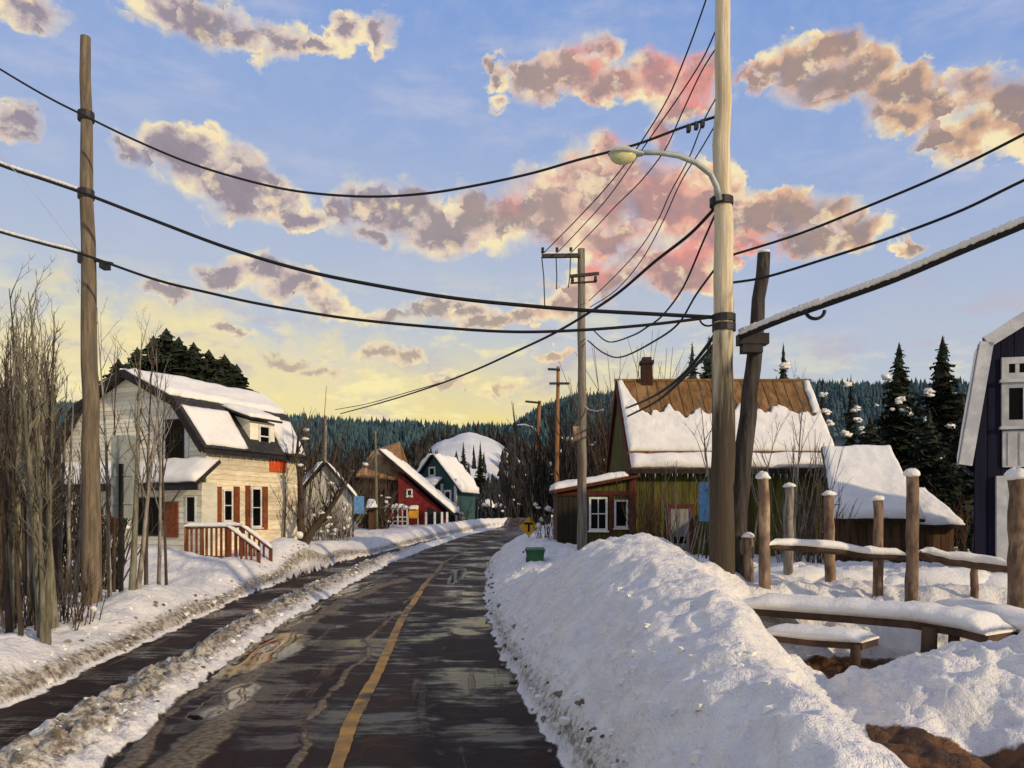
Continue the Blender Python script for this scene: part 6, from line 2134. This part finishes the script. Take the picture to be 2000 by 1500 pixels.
conifer('spruce_tree', 'dark squat spruce directly behind the lean-to shed roof', 1815, 800, 31, 1040, 180, M['needle'], 9, [], 1.1)
conifer('spruce_tree', 'dark squat spruce against the left flank of the navy barn', 1880, 760, 34, 1050, 120, M['needle'], 10, [], 1.1)
CG = 'dark pines massed behind the cream house roof'
for k, (px, pt, w_) in enumerate([(232, 702, 80), (268, 678, 80), (300, 655, 75), (325, 640, 85), (350, 658, 80), (378, 668, 80), (408, 683, 85), (438, 692, 80), (462, 712, 70), (345, 680, 100), (395, 700, 100), (300, 700, 100), (430, 720, 90)]):
    nth = ['leftmost', 'second from left', 'third from left', 'tallest, fourth from left', 'fifth from left', 'sixth from left', 'seventh from left', 'eighth from left', 'rightmost'][k] if k < 9 else ['squat filler right of the tallest', 'squat filler near the middle', 'squat filler left of the tallest', 'squat filler near the right end'][k - 9]
    conifer('pine_tree', nth + ' of the dark pines massed behind the cream house roof', px, pt, 46 + (k % 4) * 1.2, 960, w_ * 2.1, M['needle'], 30 + k, [], 1.15, CG, tip=.9, taper=.62)
conifer('spruce_tree', 'small black spruce left of the pair standing before the snowy dome hill', 905, 862, 130, 960, 30, M['needle'], 60)
conifer('spruce_tree', 'small black spruce right of the pair standing before the snowy dome hill', 938, 860, 130, 965, 28, M['needle'], 61)

# snow-laden round shrubs below the woods
for k, (px, py, w_) in enumerate([(953, 984, 24), (973, 988, 18), (997, 986, 30)]):
    Y = 105
    c = P(px, py, Y)
    s = w_ / F * Y / 2
    b = thing('snowy_bush', ['leftmost of three snow loaded round bushes below the dome hill', 'smallest, middle one of three snow loaded round bushes below the dome hill', 'largest, rightmost of three snow loaded round bushes below the dome hill'][k], 'bush', (c.x, Y, c.z - 1.5))
    MB().blob((c.x, Y, c.z - s * 0.8), (s * .9, s * .8, s * .9), 12, 8, .15, k).build('foliage', M['needle'], b, smooth=True)
    MB().blob((c.x, Y - .15, c.z), (s, s * .9, s * .62), 12, 8, .18, k + 5).build('snow', M['snow'], b, smooth=True)


# --- far woods, one mass that nobody could count
def woods():
    R = np.random.default_rng(5)
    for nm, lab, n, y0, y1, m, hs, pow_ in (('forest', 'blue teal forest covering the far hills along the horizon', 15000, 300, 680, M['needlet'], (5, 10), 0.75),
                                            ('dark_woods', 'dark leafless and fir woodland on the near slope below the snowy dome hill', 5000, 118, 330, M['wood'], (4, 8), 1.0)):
        Y = y0 + (y1 - y0) * R.random(n) ** pow_
        A = R.uniform(-0.85, 0.85, n) if nm == 'forest' else R.uniform(-0.42, 0.22, n)
        X = A * Y
        Z, _ = terrain(X, Y)
        dome = ((X + 14.5) / 13) ** 2 + ((Y - 252) / 20) ** 2 < 1
        front = (np.abs(X / Y + 0.056) < 0.04) & (Y > 205) & (Y < 262)
        rd = (Y < 134) & (X > -10)
        keep = ~dome & ~rd & ~(front & (R.random(n) < 0.80))
        X, Y, Z = X[keep], Y[keep], Z[keep]
        n2 = len(X)
        H = R.uniform(*hs, n2)
        bare = R.random(n2) < (0.1 if nm == 'forest' else 0.45)
        vs, fs = [], []
        for i in range(n2):
            h, w_ = H[i], H[i] * R.uniform(.16, .28)
            if bare[i]: w_ *= 0.45
            x, y, z = X[i], Y[i], Z[i]
            ks = 6
            ln_ = R.uniform(.8, 1.1)
            for (a, b, ww) in ((-.05, .52, 1.0), (.22, .74 * ln_, .82), (.50, .98 * ln_, .55)):
                o = len(vs)
                ph = R.uniform(0, 6)
                for k in range(ks):
                    an = ph + 2 * pi * k / ks
                    rr = w_ * ww * R.uniform(.65, 1.25)
                    vs.append((x + cos(an) * rr, y + sin(an) * rr, z + h * (a + R.uniform(-.05, .05))))
                vs.append((x + R.uniform(-.1, .1), y, z + h * b))
                for k in range(ks):
                    fs.append((o + k, o + (k + 1) % ks, o + ks))
        mb = MB()
        mb.v, mb.f = vs, fs
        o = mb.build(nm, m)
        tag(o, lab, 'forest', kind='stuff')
    # dark brush belt at the foot of the woods with snow lodged in it
    vs = MB()
    sn = MB()
    for i in range(1500):
        Y = R.uniform(100, 128)
        a = R.uniform(-0.30, 0.12)
        x = a * Y
        z = gz(x, Y) - .2
        h = R.uniform(1.5, 5.5)
        vs.tube([(x, Y, z), (x + R.uniform(-.4, .4), Y, z + h * .5), (x + R.uniform(-1, 1), Y, z + h)], [.16, .12, .03], 4, False)
        if i % 14 == 0:
            sn.blob((x, Y - .3, z + h * R.uniform(.3, .8)), (R.uniform(.3, .8), .3, R.uniform(.15, .35)), 6, 4, .2, i)
    tag(vs.build('brushwood', M['wood']), 'dark bare brushwood along the foot of the far slope', 'brush', kind='stuff')
    tag(sn.build('lodged_snow', M['snow']), 'scattered snow lodged in the far brushwood', 'snow', kind='stuff')


woods()
# woodland right of the road between the poles
for k, (px, Y, h_, n_) in enumerate([(1075, 62, 9.5, 46), (1115, 58, 9.5, 60), (1160, 50, 8.0, 60), (1195, 46, 7.5, 50), (560, 60, 7.0, 40), (615, 66, 7.5, 50), (680, 72, 8.0, 50), (1010, 90, 8.0, 40)]):
    twig_bush('bare_copse', ['copse of dark bare trees between the two farthest right poles', 'copse of dark bare trees left of the grey pole', 'copse of dark bare trees right of the grey pole', 'copse of dark bare trees against the green house gable',
                             'copse of dark bare trees behind the cream house corner', 'copse of dark bare trees behind the whitewashed cottage', 'copse of dark bare trees left of the tan roofed barn', 'copse of dark bare trees left of the farthest right pole'][k],
              px, Y, 2.4, h_, n_, M['wood'], cat='trees', seed=70 + k, r=.09, dx=.18, snow=6)

# broken chunks left by the plough on the banks
R = random.Random(88)
ck = MB()
for i in range(620):
    Y = 4.5 + 26 * R.random() ** 1.4
    q = R.random()
    if q < 0.6:
        x = float(itp(T_RE, Y)) + abs(R.gauss(0, .55)) + 0.05
    elif q < 0.8:
        x = float(itp(T_PL, Y)) - abs(R.gauss(0, .4))
    else:
        x = R.uniform(float(itp(T_PR, Y)), float(itp(T_LR, Y)))
    s_ = R.uniform(.012, .04) if R.random() < .92 else R.uniform(.04, .065)
    z_ = gz(x, Y)
    k0 = len(ck.v)
    ax_ = R.uniform(0, 3)
    for dz in (-.6, .55):
        for k in range(5):
            an = ax_ + 2 * pi * k / 5 + R.uniform(-.3, .3)
            rr_ = s_ * R.uniform(.6, 1.25)
            ck.v.append((x + cos(an) * rr_ * 1.2, Y + sin(an) * rr_, z_ + s_ * (dz + R.uniform(-.25, .25))))
    for k in range(5):
        ck.f.append((k0 + k, k0 + (k + 1) % 5, k0 + 5 + (k + 1) % 5, k0 + 5 + k))
    ck.f.append(tuple(k0 + 5 + k for k in range(5)))
tag(ck.build('snow_chunks', M['snow']), 'broken chunks of ploughed snow scattered over the road banks', 'snow', kind='stuff')
# stones and clods thrown up along the slush ridge
R = random.Random(77)
cl = MB()
for i in range(260):
    Y = R.uniform(5.5, 30)
    x = R.choice([0.5 * (float(itp(T_PR, Y)) + float(itp(T_LR, Y))) + R.uniform(-.35, .35), float(itp(T_RE, Y)) + R.uniform(-.05, .25), float(itp(T_PL, Y)) + R.uniform(-.5, .05)])
    s = R.uniform(.012, .05)
    cl.blob((x, Y, gz(x, Y) + s * .3), (s * R.uniform(.8, 1.6), s, s * .7), 6, 4, .2, i)
tag(cl.build('slush_clods', mat('dirty_clod', (0.10, 0.075, 0.05), (0.30, 0.26, 0.20), scale=4, bump=0.5)), 'dark clods and grit scattered on the slush along the road edges', 'clods', kind='stuff')
print('objects', len(bpy.data.objects), 'tris approx', sum(len(o.data.polygons) for o in bpy.data.objects if o.type == 'MESH'))
